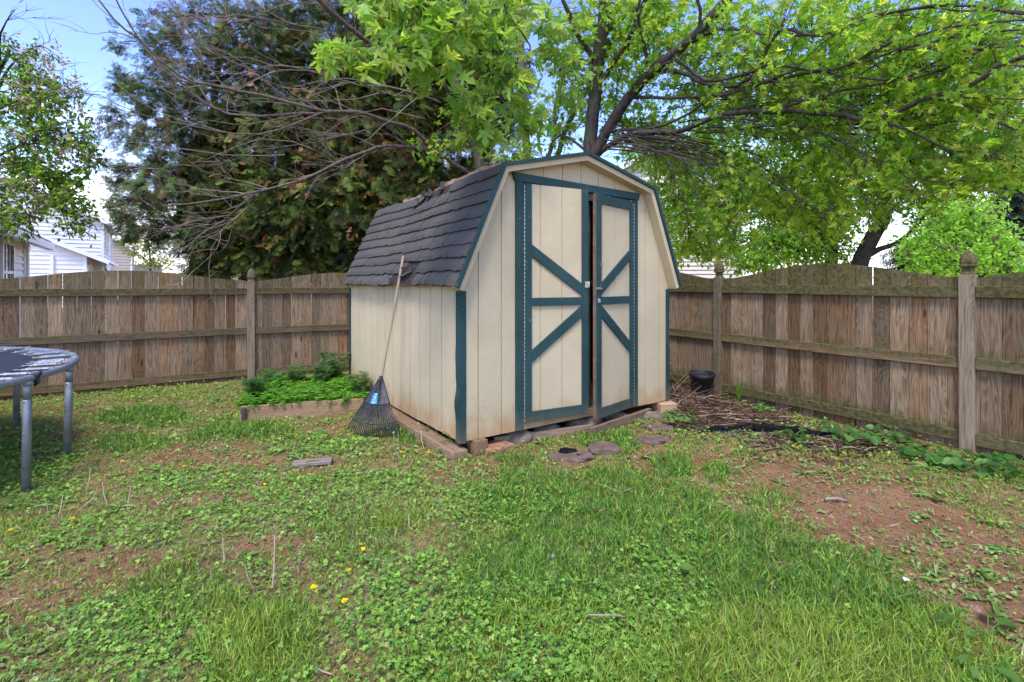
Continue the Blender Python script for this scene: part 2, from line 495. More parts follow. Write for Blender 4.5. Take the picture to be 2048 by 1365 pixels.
SC.view_settings.view_transform = 'Standard'; SC.view_settings.look = 'None'; SC.view_settings.exposure = 1.74; SC.view_settings.gamma = 1
cy = SC.cycles
cy.max_bounces = 8; cy.diffuse_bounces = 4; cy.glossy_bounces = 2; cy.transmission_bounces = 4; cy.transparent_max_bounces = 8
cy.use_denoising = True; cy.caustics_reflective = False; cy.caustics_refractive = False


# ================================================================== GROUND
def veg_mask_fields(x, y):
    """plant cover over the yard; returns lush grass, clover, bare soil, bright young grass (0..1)"""
    x = np.asarray(x, float); y = np.asarray(y, float)
    Y = np.maximum(y, 0.5)
    px = 1024 + x / Y * F; py = 568 + EYE * F / Y

    def el(cx, cy, rx, ry, rot=0):
        c, s = math.cos(math.radians(rot)), math.sin(math.radians(rot))
        dx, dy = px - cx, py - cy
        a = (dx * c + dy * s) / rx; b = (-dx * s + dy * c) / ry
        return np.hypot(a, b)

    wob = 0.5 * (NA(x * 2.1 + 3, y * 2.1) - 0.5) + 0.35 * (NB(x * 6, y * 6 + 7) - 0.5) + 0.2 * (NC(x * 15, y * 15) - 0.5)

    def reg(*a, soft=0.35):
        return 1 - sstep(1 - soft, 1 + soft, el(*a) + wob * 1.1)

    lush = np.maximum.reduce([reg(1200, 1040, 260, 90, 12), reg(1480, 1110, 250, 80, 25), reg(1700, 1250, 330, 120, 22),
                              reg(1100, 1180, 260, 120), reg(520, 1300, 150, 120), reg(900, 1330, 130, 80) * 0.6,
                              reg(1520, 1330, 420, 120), reg(480, 868, 95, 22), reg(310, 840, 90, 20), reg(260, 885, 70, 18) * 0.8,
                              reg(820, 865, 40, 26), reg(1230, 890, 60, 18), reg(1345, 940, 40, 30), reg(1435, 955, 28, 24), reg(1540, 1000, 60, 26) * 0.7,
                              reg(350, 1200, 120, 60) * 0.6, reg(700, 1090, 120, 60) * 0.5])
    clover = np.maximum.reduce([reg(860, 1230, 240, 120), reg(330, 1290, 160, 90), reg(1230, 1260, 190, 130), reg(1330, 1110, 70, 60),
                                reg(560, 1030, 200, 50) * .55, reg(700, 985, 200, 34) * .6, reg(960, 1020, 150, 46) * .8, reg(960, 1330, 250, 60),
                                reg(430, 960, 160, 26) * 0.5, reg(640, 900, 120, 30) * 0.45, reg(60, 930, 90, 60), reg(240, 1070, 200, 40) * 0.4, reg(1000, 1120, 90, 60) * 0.5])
    bare = np.maximum.reduce([reg(1800, 1040, 330, 80, 18), reg(1960, 1190, 150, 110, 30), reg(1560, 965, 200, 36, 10) * 0.85, reg(1080, 955, 190, 26) * 0.95,
                              reg(1310, 930, 40, 50), reg(430, 895, 110, 16, -10), reg(220, 1130, 150, 36, 8) * 0.6, reg(80, 1190, 110, 40, -20) * 0.5,
                              reg(500, 920, 130, 18) * 0.7, reg(880, 900, 80, 14) * 0.6, reg(90, 885, 70, 28) * 0.7, reg(560, 1080, 90, 20) * 0.6,
                              reg(400, 1000, 100, 14) * 0.7, reg(620, 930, 70, 18) * 0.8, reg(1460, 850, 200, 34, 8) * 0.95, reg(640, 860, 60, 14) * 0.5])
    bright = np.maximum.reduce([reg(1560, 1330, 260, 80, 10), reg(470, 1290, 110, 90), reg(820, 1040, 75, 36), reg(940, 1345, 60, 50), reg(30, 1060, 60, 70) * 0.8,
                                reg(330, 790, 160, 12) * 0.8, reg(90, 1150, 100, 40) * 0.5])
    return lush, clover, bare, bright, px, py


def make_ground():
    xs = np.unique(np.concatenate([-np.geomspace(8, 600, 22), np.arange(-8, 8.01, 0.045), np.geomspace(8, 600, 22)]))
    ys = np.unique(np.concatenate([-np.geomspace(1.0, 600, 22), np.arange(-1, 1.2, 0.3), np.arange(1.2, 10.5, 0.045), np.geomspace(10.6, 900, 30)]))
    X, Y = np.meshgrid(xs, ys)
    Z = ground_z(X, Y)
    l, c, b, br, px, py = veg_mask_fields(X, Y)
    veg = np.clip(0.55 + 0.5 * np.maximum(l, c) - 0.9 * b, 0, 1)
    nx, ny = len(xs), len(ys)
    V = np.stack([X, Y, Z], -1).reshape(-1, 3)
    i, j = np.meshgrid(np.arange(nx - 1), np.arange(ny - 1))
    q = (j * nx + i).ravel()
    loops = np.stack([q, q + 1, q + nx + 1, q + nx], -1).ravel()
    g = G('soil')
    p = g.pos()
    n = g.noise(p, 3.0, 5, 0.6); nf = g.noise(p, 55, 5, 0.7); nm = g.noise(p, 14, 4, 0.6)
    c = g.mix(g.rng(n, 0.3, 0.7), (0.225, 0.108, 0.050), (0.305, 0.172, 0.088))
    c = g.mix(g.math('MULTIPLY', g.rng(nf, 0.45, 0.75), 0.6), c, (0.12, 0.062, 0.035))
    c = g.mix(g.math('MULTIPLY', g.rng(nm, 0.52, 0.72), 0.5), c, (0.34, 0.235, 0.145))
    vg = g.attr('veg', 'Fac')
    vm = g.rng(g.math('ADD', vg, g.math('SUBTRACT', nf, 0.5)), 0.35, 0.8)
    th = g.mix(g.rng(g.noise(p, 30, 4), 0.3, 0.7), (0.155, 0.185, 0.05), (0.29, 0.24, 0.115))
    c = g.mix(g.math('MULTIPLY', vm, 0.8), c, th)
    h = g.math('ADD', nf, g.math('MULTIPLY', nm, 0.8))
    m = g.done(g.pbr(c, 0.95, g.bump(h, 0.9, 0.02), spec=0.1))
    o = np_mesh('ground', V, loops, np.arange(len(q)) * 4, m, None, True, {'veg': ('FLOAT', veg.ravel())})
    o['kind'] = 'structure'; o['label'] = 'red brown soil of the yard with thin patchy lawn'
    return o


make_ground()

# ================================================================== SHED
U = Vector((math.sin(math.radians(55.5)), math.cos(math.radians(55.5)), 0))
Vd = Vector((-U.y, U.x, 0))
A0 = Vector((-0.41, 3.94, 0))
SW, SD = 2.54, 2.90
Z0, ZE, ZB, ZP = 0.13, 1.38, 2.335, 2.54
INS = 0.37


def S(s, t, z): return A0 + U * s + Vd * t + Vector((0, 0, z))
def SZ(s, z, t): return S(s, t, z)


shed = thing('garden_shed', 'cream barn-style garden shed with teal trim and a pair of doors left ajar', 'shed', S(SW / 2, SD / 2, 0.0))
GAM = [(0, Z0), (SW, Z0), (SW, ZE), (SW - INS, ZB), (SW / 2, ZP), (INS, ZB), (0, ZE)]


def clip(poly, a, b, c):
    """keep a*x+b*y<=c"""
    r = []
    for i in range(len(poly)):
        p, q = poly[i], poly[(i + 1) % len(poly)]
        fp, fq = a * p[0] + b * p[1] - c, a * q[0] + b * q[1] - c
        if fp <= 0: r.append(p)
        if (fp < 0 < fq) or (fq < 0 < fp):
            k = fp / (fp - fq); r.append((p[0] + (q[0] - p[0]) * k, p[1] + (q[1] - p[1]) * k))
    return r


GR = [0.167 + 0.222 * i for i in range(-1, 12)]
D0, D1, DT = 0.612, 1.955, 2.245        # door opening


def gable(t0, t1, door):
    mb = MB()
    cuts = sorted([0.0] + [g for g in GR if 0.02 < g < SW - 0.02] + [SW])
    for a, b in zip(cuts[:-1], cuts[1:]):
        segs = [(a + 0.0038, b - 0.0038, Z0)]
        if door:
            segs = []
            lo, hi = a + 0.0038, b - 0.0038
            for x0, x1, zb in ((lo, min(hi, D0), Z0), (max(lo, D0), min(hi, D1), DT), (max(lo, D1), hi, Z0)):
                if x1 - x0 > 0.004: segs.append((x0, x1, zb))
        for x0, x1, zb in segs:
            zb += random.uniform(-0.002, 0.002)
            p = clip(clip(clip(GAM, -1, 0, -x0), 1, 0, x1), 0, -1, -zb)
            if len(p) > 2: mb.prism(p, SZ, t0, t1)
    w_ = mb.build('gable_wall', M['siding'], shed); mb = MB()
    for x0, x1, zb in (((0.02, D0, Z0 + 0.01), (D0, D1, DT), (D1, SW - 0.02, Z0 + 0.01)) if door else ((0.02, SW - 0.02, Z0 + 0.01),)):
        p = clip(clip(clip(GAM, -1, 0, -x0), 1, 0, x1), 0, -1, -zb)
        mb.prism(p, SZ, t1 + 0.0005 if t1 > t0 else t1 - 0.0005, t1 + 0.006 if t1 > t0 else t1 - 0.006)
    mb.build('backing_sheet', M['groove'], w_)
    return w_


gable(0, 0.012, True)
gable(SD, SD - 0.012, False)
for s0, s1 in ((0.0, 0.012), (SW, SW - 0.012)):
    mb = MB()
    cuts = [0.019] + [0.1 + 0.2222 * i for i in range(13)] + [SD - 0.02]
    for a, b in zip(cuts[:-1], cuts[1:]):
        zb = Z0 + random.uniform(-0.003, 0.003)
        mb.prism([(a + 0.0048, zb), (b - 0.0048, zb), (b - 0.0048, ZE - 0.02), (a + 0.0048, ZE - 0.02)], lambda a_, b_, d: S(d, a_, b_), s0, s1)
    w_ = mb.build('side_wall', M['siding'], shed); mb = MB()
    e = 0.0005 if s1 > s0 else -0.0005
    mb.prism([(0.02, Z0 + 0.01), (SD - 0.02, Z0 + 0.01), (SD - 0.02, ZE - 0.02), (0.02, ZE - 0.02)], lambda a_, b_, d: S(d, a_, b_), s1 + e, s1 + e * 13)
    mb.build('backing_sheet', M['groove'], w_)
mb = MB()
mb.prism([(0.02, 0.02), (SW - 0.02, 0.02), (SW - 0.02, SD - 0.02), (0.02, SD - 0.02)], lambda a, b, d: S(a, b, d), Z0 + 0.005, Z0 + 0.06)
mb.build('floor_deck', M['interior'], shed)
# sill beam below the doors
mb = MB()
mb.board(S(D0 - 0.01, 0.007, Z0 + 0.035), S(D1 + 0.01, 0.007, Z0 + 0.035), (0, 0, 1), 0.066, 0.03, 6)
mb.build('door_sill', M['siding'], shed)
# inner jamb, dark bare lumber seen through the gap
mb = MB()
mb.board(S(1.42, 0.10, Z0 + 0.06), S(1.42, 0.10, DT), U, 0.09, 0.05, 4)
mb.board(S(D0, 0.03, DT - 0.03), S(D1, 0.03, DT - 0.03), (0, 0, 1), 0.09, 0.035, 4)
mb.build('door_frame', M['interior'], shed)


def roof_fn(side):
    sg = 1 if side == 0 else -1
    base = 0.0 if side == 0 else SW
    e = Vector((-0.080, ZE - 0.015)); b = Vector((INS - 0.012, ZB + 0.022))
    if side: pass
    d = (b - e); L = d.length; d = d / L; n = Vector((-d.y, d.x))

    def fn(a, t, h):
        k = a / L
        sag = -0.055 * k * math.exp(-((t - 1.75) / 0.75) ** 2) - 0.02 * k * math.exp(-((t - 2.9) / 0.5) ** 2)
        q = e + d * a + n * (h + sag)
        return S(base + sg * q.x, t, q.y)
    return fn, L


for side in (0, 1):
    fn, L = roof_fn(side)
    mb = MB()
    nt_ = 24
    for i in range(nt_):                      # deck in strips so that it follows the sag
        t0, t1 = -0.10 + 3.0 * i / nt_, -0.10 + 3.0 * (i + 1) / nt_
        vs = []
        for h in (-0.012, 0.0):
            for a, t in ((0.004, t0), (0.004, t1), (L, t1), (L, t0)):
                top = L
                aa = a if a < 1 else L + 0.02 * (NC(t * 9, 3) - 0.6)
                vs.append(fn(aa if a > 0.1 else a, t, h))
        mb.add(vs, [(0, 1, 2, 3), (7, 6, 5, 4), (0, 4, 5, 1), (2, 6, 7, 3), (1, 5, 6, 2), (3, 7, 4, 0)])
    mb.build('roof_deck', M['osb'], shed)
    mb = MB()
    NCo = 9; ex = L / NCo
    for c in range(NCo + 0):
        t = -0.112
        while t < 2.90:
            w = random.choice([0.16, 0.24, 0.32, 0.5, 0.75, 0.9]) if c else random.choice([0.09, 0.13, 0.16, 0.2])
            w *= random.uniform(0.85, 1.15)
            if side == 0 and c == 1 and 0.4 < t < 1.3: w = 0.15
            t1 = min(t + w, 2.91)
            if 2.91 - t1 < 0.05: t1 = 2.91
            mid = (t + t1) / 2
            skip = side == 0 and ((c == 0 and 0.82 < mid < 1.30) or (c == 1 and 0.80 < mid < 1.02) or (c == NCo - 1 and (1.0 < mid < 1.55)))
            if not skip:
                n = max(3, int((t1 - t) / 0.028)); m = 5
                vs = []; fs = []
                curl = random.uniform(0.6, 1.5)
                drop = random.uniform(-0.006, 0.008)
                for r in range(m):
                    k = r / (m - 1)
                    for i in range(n + 1):
                        tt = t + 0.0035 + (t1 - t - 0.008) * i / n
                        ragged = 0.016 * (NA(tt * 17 + c * 5, c * 3.1) - 0.5) + 0.014 * (NB(tt * 55 + c, c * 7.7) - 0.5) + 0.018 * (NC(tt * 3.1, c * 1.9) - 0.5)
                        a = c * ex + drop + ragged * (1 - k) + k * (ex * 1.22)
                        if c == NCo - 1: a = min(a, L + 0.012 * (NA(tt * 12, 2) - 0.3) + 0.004)
                        bulge = 0.005 + (1 - k) * (0.009 + 0.006 * curl) + 0.012 * math.exp(-((k - 0.32) / 0.22) ** 2) * (0.5 + NB(tt * 5 + c * 3, c))
                        if c == NCo - 1: bulge += 0.03 * k * max(0, NA(tt * 5, 4.4) - .45)
                        bulge += 0.003 * (NC(tt * 30, a * 30) - 0.5)
                        if k == 1: bulge = 0.002
                        vs.append(fn(a, tt, bulge))
                for i in range(n + 1):                    # underside lip at the ragged edge
                    tt = t + 0.0035 + (t1 - t - 0.008) * i / n
                    ragged = 0.016 * (NA(tt * 17 + c * 5, c * 3.1) - 0.5) + 0.014 * (NB(tt * 55 + c, c * 7.7) - 0.5) + 0.018 * (NC(tt * 3.1, c * 1.9) - 0.5)
                    vs.append(fn(c * ex + drop + ragged + 0.003, tt, 0.001))
                for r in range(m - 1):
                    for i in range(n):
                        q = r * (n + 1) + i
                        fs.append((q, q + 1, q + n + 2, q + n + 1))
                for i in range(n):
                    q = m * (n + 1) + i
                    fs.append((q, q + 1, i + 1, i))
                for e0, st in ((0, 1), (n, -1)):
                    fs.append([m * (n + 1) + e0] + [r * (n + 1) + e0 for r in range(m)])
                mb.add(vs, fs)
            t = t1
    if side == 0:                                         # curled scraps at the torn places
        for (a0, t0, sz) in ((L - 0.02, 1.02, 0.10), (L - 0.05, 1.5, 0.13), (L - 0.10, 1.62, 0.12), (0.12, 1.0, 0.09), (0.14, 0.9, 0.08), (L - 0.04, 1.32, 0.10), (0.02, 1.25, 0.07)):
            vs = []; fs = []
            for r in range(5):
                for i in range(4):
                    k = r / 4
                    vs.append(fn(a0 + sz * (k - 0.5) + random.uniform(-.01, .01), t0 + sz * (i / 3 - 0.5) + random.uniform(-.012, .012), 0.012 + 0.05 * abs(k - 0.5) ** 1.3 * 2 * random.uniform(.6, 1.3)))
            for r in range(4):
                for i in range(3):
                    q = r * 4 + i; fs.append((q, q + 1, q + 5, q + 4))
            mb.add(vs, fs)
    mb.build('shingles', M['shingle'], shed, smooth=False)
    if side == 0:
        mb = MB()                                         # ragged edge of bare sheathing along the break
        n = 80; vs = []; fs = []
        for i in range(n + 1):
            t = -0.08 + 2.2 * i / n
            hgt = 0.004 + 0.030 * max(0, NA(t * 4.3, 8.1) - 0.25) + 0.016 * NB(t * 21, 1)
            vs += [fn(L - 0.01, t, -0.004), fn(L + hgt, t, 0.010 + 0.3 * hgt), fn(L + hgt, t, -0.008)]
        for i in range(n):
            for k in range(2): fs.append((3 * i + k, 3 * i + 3 + k, 3 * i + 4 + k, 3 * i + 1 + k))
        mb.add(vs, fs); mb.build('torn_sheathing', M['osb'], shed)
        mb = MB()
        n = 60
        vs = []; fs = []
        for i in range(n + 1):
            t = -0.09 + 2.98 * i / n
            vs += [fn(0.006, t, 0.0018), fn(L * 0.995, t, 0.0018)]
        for i in range(n): fs.append((2 * i, 2 * i + 2, 2 * i + 3, 2 * i + 1))
        mb.add(vs, fs)
        mb.build('roofing_felt', M['felt'], shed)
# upper slopes
for side in (0, 1):
    sg = 1 if side == 0 else -1; base = 0 if side == 0 else SW
    mb = MB()
    for i in range(4):
        k0, k1 = i / 4, (i + 1) / 4 + 0.06
        n = 26
        vs = []; fs = []
        for k, h in ((k0, 0.016), (k1, 0.004), (k0, 0.0), (k1, 0.0)):
            for j in range(n + 1):
                t = -0.105 + 3.06 * j / n
                s_ = INS - 0.0 + (SW / 2 - INS) * min(k, 1); z = ZB + 0.0 + (ZP + 0.03 - ZB) * min(k, 1) + h
                z -= 0.05 * (1 - k) * math.exp(-((t - 1.7) / 0.7) ** 2)
                vs.append(S(base + sg * s_, t, z))
        for j in range(n):
            fs.append((j, j + 1, n + 2 + j, n + 1 + j)); q = 2 * (n + 1) + j
            fs.append((q, q + 1, j + 1, j)); fs.append((q + n + 1, q + n + 2, q + 1, q))
        mb.add(vs, fs)
    mb.build('shingles', M['shingle'], shed)

# rake boards (cream) and metal rake trim (teal) along the front gable
out = [(-0.080, ZE - 0.03), (INS - 0.015, ZB + 0.012), (SW / 2, ZP + 0.03), (SW - INS + 0.015, ZB + 0.012), (SW + 0.058, ZE - 0.03)]


def offset_in(poly, d):
    r = []
    for i, p in enumerate(poly):
        p = Vector(p)
        n = Vector((0, 0))
        ns = []
        if i: e = (p - Vector(poly[i - 1])).normalized(); ns.append(Vector((e.y, -e.x)))
        if i < len(poly) - 1: e = (Vector(poly[i + 1]) - p).normalized(); ns.append(Vector((e.y, -e.x)))
        m = sum(ns, Vector((0, 0))).normalized()
        k = d / max(0.3, m.dot(ns[0]))
        r.append((p.x + m.x * k, p.y + m.y * k))
    return r


def gable_band(name, d0, d1, t0, t1, mat):
    mb = MB()
    a = offset_in(out, d0); b = offset_in(out, d1)
    for i in range(4):
        mb.prism([a[i], a[i + 1], b[i + 1], b[i]], SZ, t0, t1)
    return mb.build(name, mat, shed)


gable_band('rake_board', 0.004, 0.058, -0.100, -0.002, M['siding'])
gable_band('rake_trim', -0.018, 0.012, -0.124, -0.1015, M['teal'])
gable_band('rake_cap', -0.021, -0.0185, -0.101, -0.088, M['teal'])

# corner trims: bent metal angle, dented lower down on the near corner
for cs, ct in ((0, 0), (SW, 0), (0, SD), (SW, SD)):
    mb = MB()
    n = 26
    sx = 1 if cs == 0 else -1; tx = 1 if ct == 0 else -1
    vs = []; fs = []
    prof = [(0.052, -0.004), (0.052, -0.008), (-0.007, -0.008), (-0.008, -0.007), (-0.008, 0.058), (-0.004, 0.058)]
    for i in range(n + 1):
        z = Z0 - 0.012 + (ZE - 0.045 - Z0) * i / n
        dent = 0.020 * math.exp(-((z - 0.42) / 0.07) ** 2) - 0.010 * math.exp(-((z - 0.56) / 0.05) ** 2) + 0.006 * math.exp(-((z - 0.8) / 0.05) ** 2) if (cs == 0 and ct == 0) else 0
        crease = 0.007 * (NA(z * 30, 5) - 0.5) * (math.exp(-((z - 0.5) / 0.2) ** 2)) if (cs == 0 and ct == 0) else 0
        for k, (a, b) in enumerate(prof):
            o_ = dent if k in (2, 3) else (dent * 0.7 if k in (4, 5) else crease)
            vs.append(S(cs + sx * (a - o_ * 0.9), ct + tx * (b - (crease if k in (0, 1, 2) else 0)), z))
    m = len(prof)
    for i in range(n):
        for k in range(m - 1):
            fs.append((i * m + k, i * m + k + 1, (i + 1) * m + k + 1, (i + 1) * m + k))
    mb.add(vs, fs)
    mb.build('corner_trim', M['teal'], shed)

# door casings and header
mb = MB(); mb.board(S(0.566, -0.012, Z0 + 0.005), S(0.566, -0.012, DT + 0.005), U, 0.078, 0.022, 10); mb.build('door_casing', M['teal'], shed, bevel=0.002)
mb = MB(); mb.board(S(2.002, -0.012, Z0 + 0.01), S(2.002, -0.012, DT - 0.01), U, 0.062, 0.022, 10); mb.build('door_casing', M['teal'], shed, bevel=0.002)
mb = MB()
mb.prism([(0.515, DT + 0.006), (2.04, DT - 0.018), (2.062, DT + 0.052), (0.49, DT + 0.076)], SZ, -0.030, -0.0005)
mb.build('door_header', M['teal'], shed, bevel=0.002)


def door(hinge_s, sgn, ang, w, zb, zt, name_lab):
    """door hinged at hinge_s; sgn +1 opens its free edge towards +s; swings outwards by ang"""
    ca, sa = math.cos(ang), math.sin(ang)

    def D(a, d, z):             # a from hinge to free edge, d outwards normal of door
        s = hinge_s + sgn * (a * ca) + sgn * (d * sa) * 1.0
        t = -(a * sa) - d * ca if True else 0
        if sgn > 0: s = hinge_s + a * ca - d * (-sa) * -1 * -1 if False else hinge_s + a * ca - d * sa
        else: s = hinge_s - a * ca + d * sa
        return S(s, t - 0.006, z)
    mb = MB()
    w = w - 0.004
    cuts = [0.003] + [g for g in ((0.16, 0.385, 0.60) if sgn > 0 else (0.12, 0.34, 0.56)) if g < w - 0.03] + [w]
    for a, b in zip(cuts[:-1], cuts[1:]):
        mb.prism([(a + 0.003, zb), (b - 0.003, zb), (b - 0.003, zt), (a + 0.003, zt)], lambda x, z, d: D(x, d, z), 0.0, 0.012)
    w_full = w
    mb.prism([(0.004, zb + 0.002), (w - 0.001, zb + 0.002), (w - 0.001, zt - 0.002), (0.004, zt - 0.002)], lambda x, z, d: D(x, d, z), -0.008, -0.0005)
    pn = mb.build('door', M['siding'], shed)
    # rear framing, bare wood (its free edge shows in the gap)
    mb = MB()
    for a in (0.03, w - 0.022):
        mb.prism([(a - 0.02, zb + 0.02), (a + 0.02, zb + 0.02), (a + 0.02, zt - 0.02), (a - 0.02, zt - 0.02)], lambda x, z, d: D(x, d, z), -0.016, -0.0085)
    mb.prism([(w + 0.0004, zb + 0.004), (w + 0.005, zb + 0.004), (w + 0.005, zt - 0.004), (w + 0.0004, zt - 0.004)], lambda x, z, d: D(x, d, z), -0.0165, 0.0118)
    mb.build('rear_frame', M['interior'], pn)
    mb = MB()
    sw = 0.066
    P = lambda x, z, d: D(x, d, z)

    def bar(poly, d0=0.0125, d1=0.031): mb.prism(poly, P, d0, d1)
    bar([(0.004, zb - 0.004), (sw, zb - 0.004), (sw, zt), (0.004, zt)])
    bar([(w - sw, zb - 0.004), (w, zb - 0.004), (w, zt + (0.012 if sgn > 0 else 0)), (w - sw, zt + (0.012 if sgn > 0 else 0))])
    bar([(sw + .001, zb - 0.002), (w - sw - .001, zb - 0.002), (w - sw - .001, zb + 0.088), (sw + .001, zb + 0.088)], 0.0127, 0.0295)
    zm = EYE - 0.155
    bar([(sw + .001, zm - 0.036), (w - sw - .001, zm - 0.036), (w - sw - .001, zm + 0.034), (sw + .001, zm + 0.034)], 0.0127, 0.0295)
    if sgn < 0:
        bar([(sw + .001, zt - 0.09), (w - sw - .001, zt - 0.09), (w - sw - .001, zt - 0.002), (sw + .001, zt - 0.002)], 0.0127, 0.0295)
    h = 0.105
    up = 0.39
    bar([(sw + .001, zm + up), (w - sw - .001, zm + 0.05), (w - sw - .001, zm + 0.05 + h), (sw + .001, zm + up + h)], 0.013, 0.029)
    bar([(sw + .001, zm - 0.42 - h), (w - sw - .001, zm - 0.04 - h), (w - sw - .001, zm - 0.04), (sw + .001, zm - 0.42)], 0.013, 0.029)
    mb.build('door_trim', M['teal'], pn, bevel=0.0015)
    # piano hinge: knuckles
    mb = MB()
    nk = 58
    for i in range(nk):
        z0 = zb + 0.01 + (zt - zb - 0.02) * i / nk
        z1 = zb + 0.01 + (zt - zb - 0.02) * (i + 0.62) / nk
        mb.tube([D(-0.002, 0.026, z0), D(-0.002, 0.026, z1)], 0.0048, 6)
    mb.build('piano_hinge', M['hasp'], pn)
    return pn, D


dl, DL = door(0.612, 1, math.radians(7), 0.665, 0.195, 2.238, '')
mb = MB()
mb.prism([(0.62, 1.345), (0.668, 1.345), (0.668, 1.40), (0.62, 1.40)], lambda x, z, d: DL(x, d, z), 0.032, 0.036)
for x, z in ((0.63, 1.355), (0.63, 1.39), (0.658, 1.355), (0.658, 1.39)): mb.tube([DL(x, 0.036, z), DL(x, 0.040, z)], 0.004, 6)
mb.tube([DL(0.655, 0.038, 1.35), DL(0.655, 0.05, 1.36), DL(0.655, 0.05, 1.385), DL(0.655, 0.038, 1.395)], 0.004, 6)
mb.build('hasp_staple', M['hasp'], dl)
dr, DR = door(1.955, -1, math.radians(12.5), 0.662, 0.150, 2.205, '')
mb = MB()
mb.prism([(0.60, 1.328), (0.68, 1.328), (0.68, 1.346), (0.60, 1.346)], lambda x, z, d: DR(x, d, z), 0.032, 0.036)
mb.tube([DR(0.60, 0.04, 1.337), DR(0.69, 0.04, 1.337)], 0.005, 6)
mb.build('hasp_strap', M['hasp'], dr)
mb = MB()
e1 = (DR(0.1, 0, 1) - DR(0, 0, 1)).normalized(); e3 = (DR(0, 0.1, 1) - DR(0, 0, 1)).normalized()
mb.lathe([(0.021, 0), (0.022, 0.004), (0.016, 0.006), (0.015, 0.003), (0.006, 0.003), (0.005, 0.009), (0.0, 0.009)], DR(0.637, 0.0315, 1.225), 18, e1, Vector((0, 0, 1)), e3)
mb.build('round_latch', M['hasp'], dr)

# ------------------------------------------------------------------ what the shed stands on
def tbox(name, label, cat, c, hx, hy, hz, yaw, mat, group=None, tilt=0.0, bev=0.006, roll=0.0):
    mb = MB()
    R = Matrix.Rotation(yaw, 3, 'Z') @ Matrix.Rotation(tilt, 3, 'Y') @ Matrix.Rotation(roll, 3, 'X')
    mb.box(c, hx, hy, hz, R @ Vector((1, 0, 0)), R @ Vector((0, 1, 0)), R @ Vector((0, 0, 1)))
    o = mb.build(name, mat, None, bevel=bev)
    return tag(o, label, cat, group)


yu = math.atan2(U.y, U.x)
p = S(0.17, 0.02, 0.072); tbox('support_block', 'tan wood block under the near corner of the shed', 'block', p, 0.058, 0.07, 0.055, yu, M['timber'])
p = S(0.33, 0.0, 0.02); tbox('support_block', 'reddish flat block half sunk beside the tan corner block', 'block', p, 0.13, 0.10, 0.035, yu + 0.15, M['brick'])
p = S(2.47, 0.0, 0.06); tbox('support_block', 'wood block under the far front corner of the shed', 'block', p, 0.10, 0.09, 0.06, yu - 0.3, M['timber'])
mb = MB(); mb.board(S(-0.03, -0.05, 0.03), S(-0.03, 2.9, 0.06), U, 0.14, 0.11, 8, warp=0.006); o = mb.build('wood_skid', M['timber'], None, bevel=0.008)
tag(o, 'long reddish timber skid lying under the side wall of the shed', 'timber')
mb = MB(); mb.board(gnd(987, 893) + Vector((0, 0, .04)), gnd(1184, 868) + Vector((0, 0, .045)), (0, 0, 1), 0.088, 0.04, 8, warp=0.004); o = mb.build('loose_plank', M['plank'], None, bevel=0.004)
tag(o, 'weathered plank on the ground in front of the left shed door', 'plank')
mb = MB(); mb.board(gnd(1180, 876) + Vector((0, 0, .045)), gnd(1300, 836) + Vector((0, 0, .06)), (0, 0, 1), 0.085, 0.04, 8, warp=0.004); o = mb.build('loose_plank', M['plank'], None, bevel=0.004)
tag(o, 'weathered plank rising towards the far corner, in front of the right shed door', 'plank')


def rock(name, label, cat, c, rx, ry, rz, mat, seed, group=None, flat=False):
    r_ = np.random.default_rng(seed)
    mb = MB(); n, m = 14, 9
    ph = r_.random(6) * 6
    vs = []; fs = []
    for i in range(m + 1):
        th = math.pi * i / m
        for k in range(n):
            a = 2 * math.pi * k / n
            d = 1 + 0.16 * math.sin(2 * a + ph[0]) + 0.10 * math.sin(3 * a + ph[1] + th * 2) + 0.07 * math.sin(5 * a + ph[2] - 3 * th)
            zz = math.cos(th)
            if flat: zz = max(-1, min(1, zz * 2.2))
            rr = math.sin(th) ** (0.35 if flat else 0.7)
            if flat: rr *= (abs(math.cos(a + ph[3])) ** 4 + abs(math.sin(a + ph[3])) ** 4) ** -0.25 * 0.9
            vs.append((c[0] + rx * rr * math.cos(a) * d, c[1] + ry * rr * math.sin(a) * d, c[2] + rz * zz * (1 + 0.12 * math.sin(a * 2 + ph[4]))))
    for i in range(m):
        for k in range(n): fs.append((i * n + k, (i + 1) * n + k, (i + 1) * n + (k + 1) % n, i * n + (k + 1) % n))
    mb.add(vs, fs)
    o = mb.build(name, mat, None, smooth=not flat)
    return tag(o, label, cat, group)


for i, (s_, t_, rx, ry, rz, lab) in enumerate(((0.62, 0.07, .12, .09, .075, 'small grey stone wedged under the shed by the left casing'), (0.95, 0.08, .15, .11, .08, 'rounded tan stone under the shed below the left door'),
                                       (1.36, 0.06, .22, .13, .085, 'largest tan stone under the shed below the gap between the doors'), (1.78, 0.05, .15, .1, .08, 'grey stone under the shed below the right door'), (2.15, -0.10, .13, .07, .05, 'low stone behind the far end of the rising plank'))):
    c = S(s_, t_, 0.03); rock('stone', lab, 'stone', c, rx, ry, rz, M['stone'], i + 3, 'stones under the shed')
for i, (px, py, rx, ry, lab) in enumerate(((1143, 921, .165, .125, 'brown stepping stone nearest the camera with black scraps on it'), (1207, 903, .15, .115, 'brown stepping stone second from the near one'),
                                   (1303, 886, .15, .11, 'brown stepping stone with weeds on its near edge, third in the row'), (1318, 862, .14, .10, 'brown stepping stone farthest from the camera'))):
    c = gnd(px, py); c.z = 0.008 + float(ground_z(c.x, c.y))
    rock('stepping_stone', lab, 'paver', c, rx, ry, 0.022, M['paver'], 30 + i, 'stepping stones by the shed', flat=True)
c = gnd(1135, 914); c.z = 0.045
rock('charcoal_scrap', 'crumpled black scrap on the near stepping stone', 'scrap', c, .085, .05, .018, M['char'], 55)
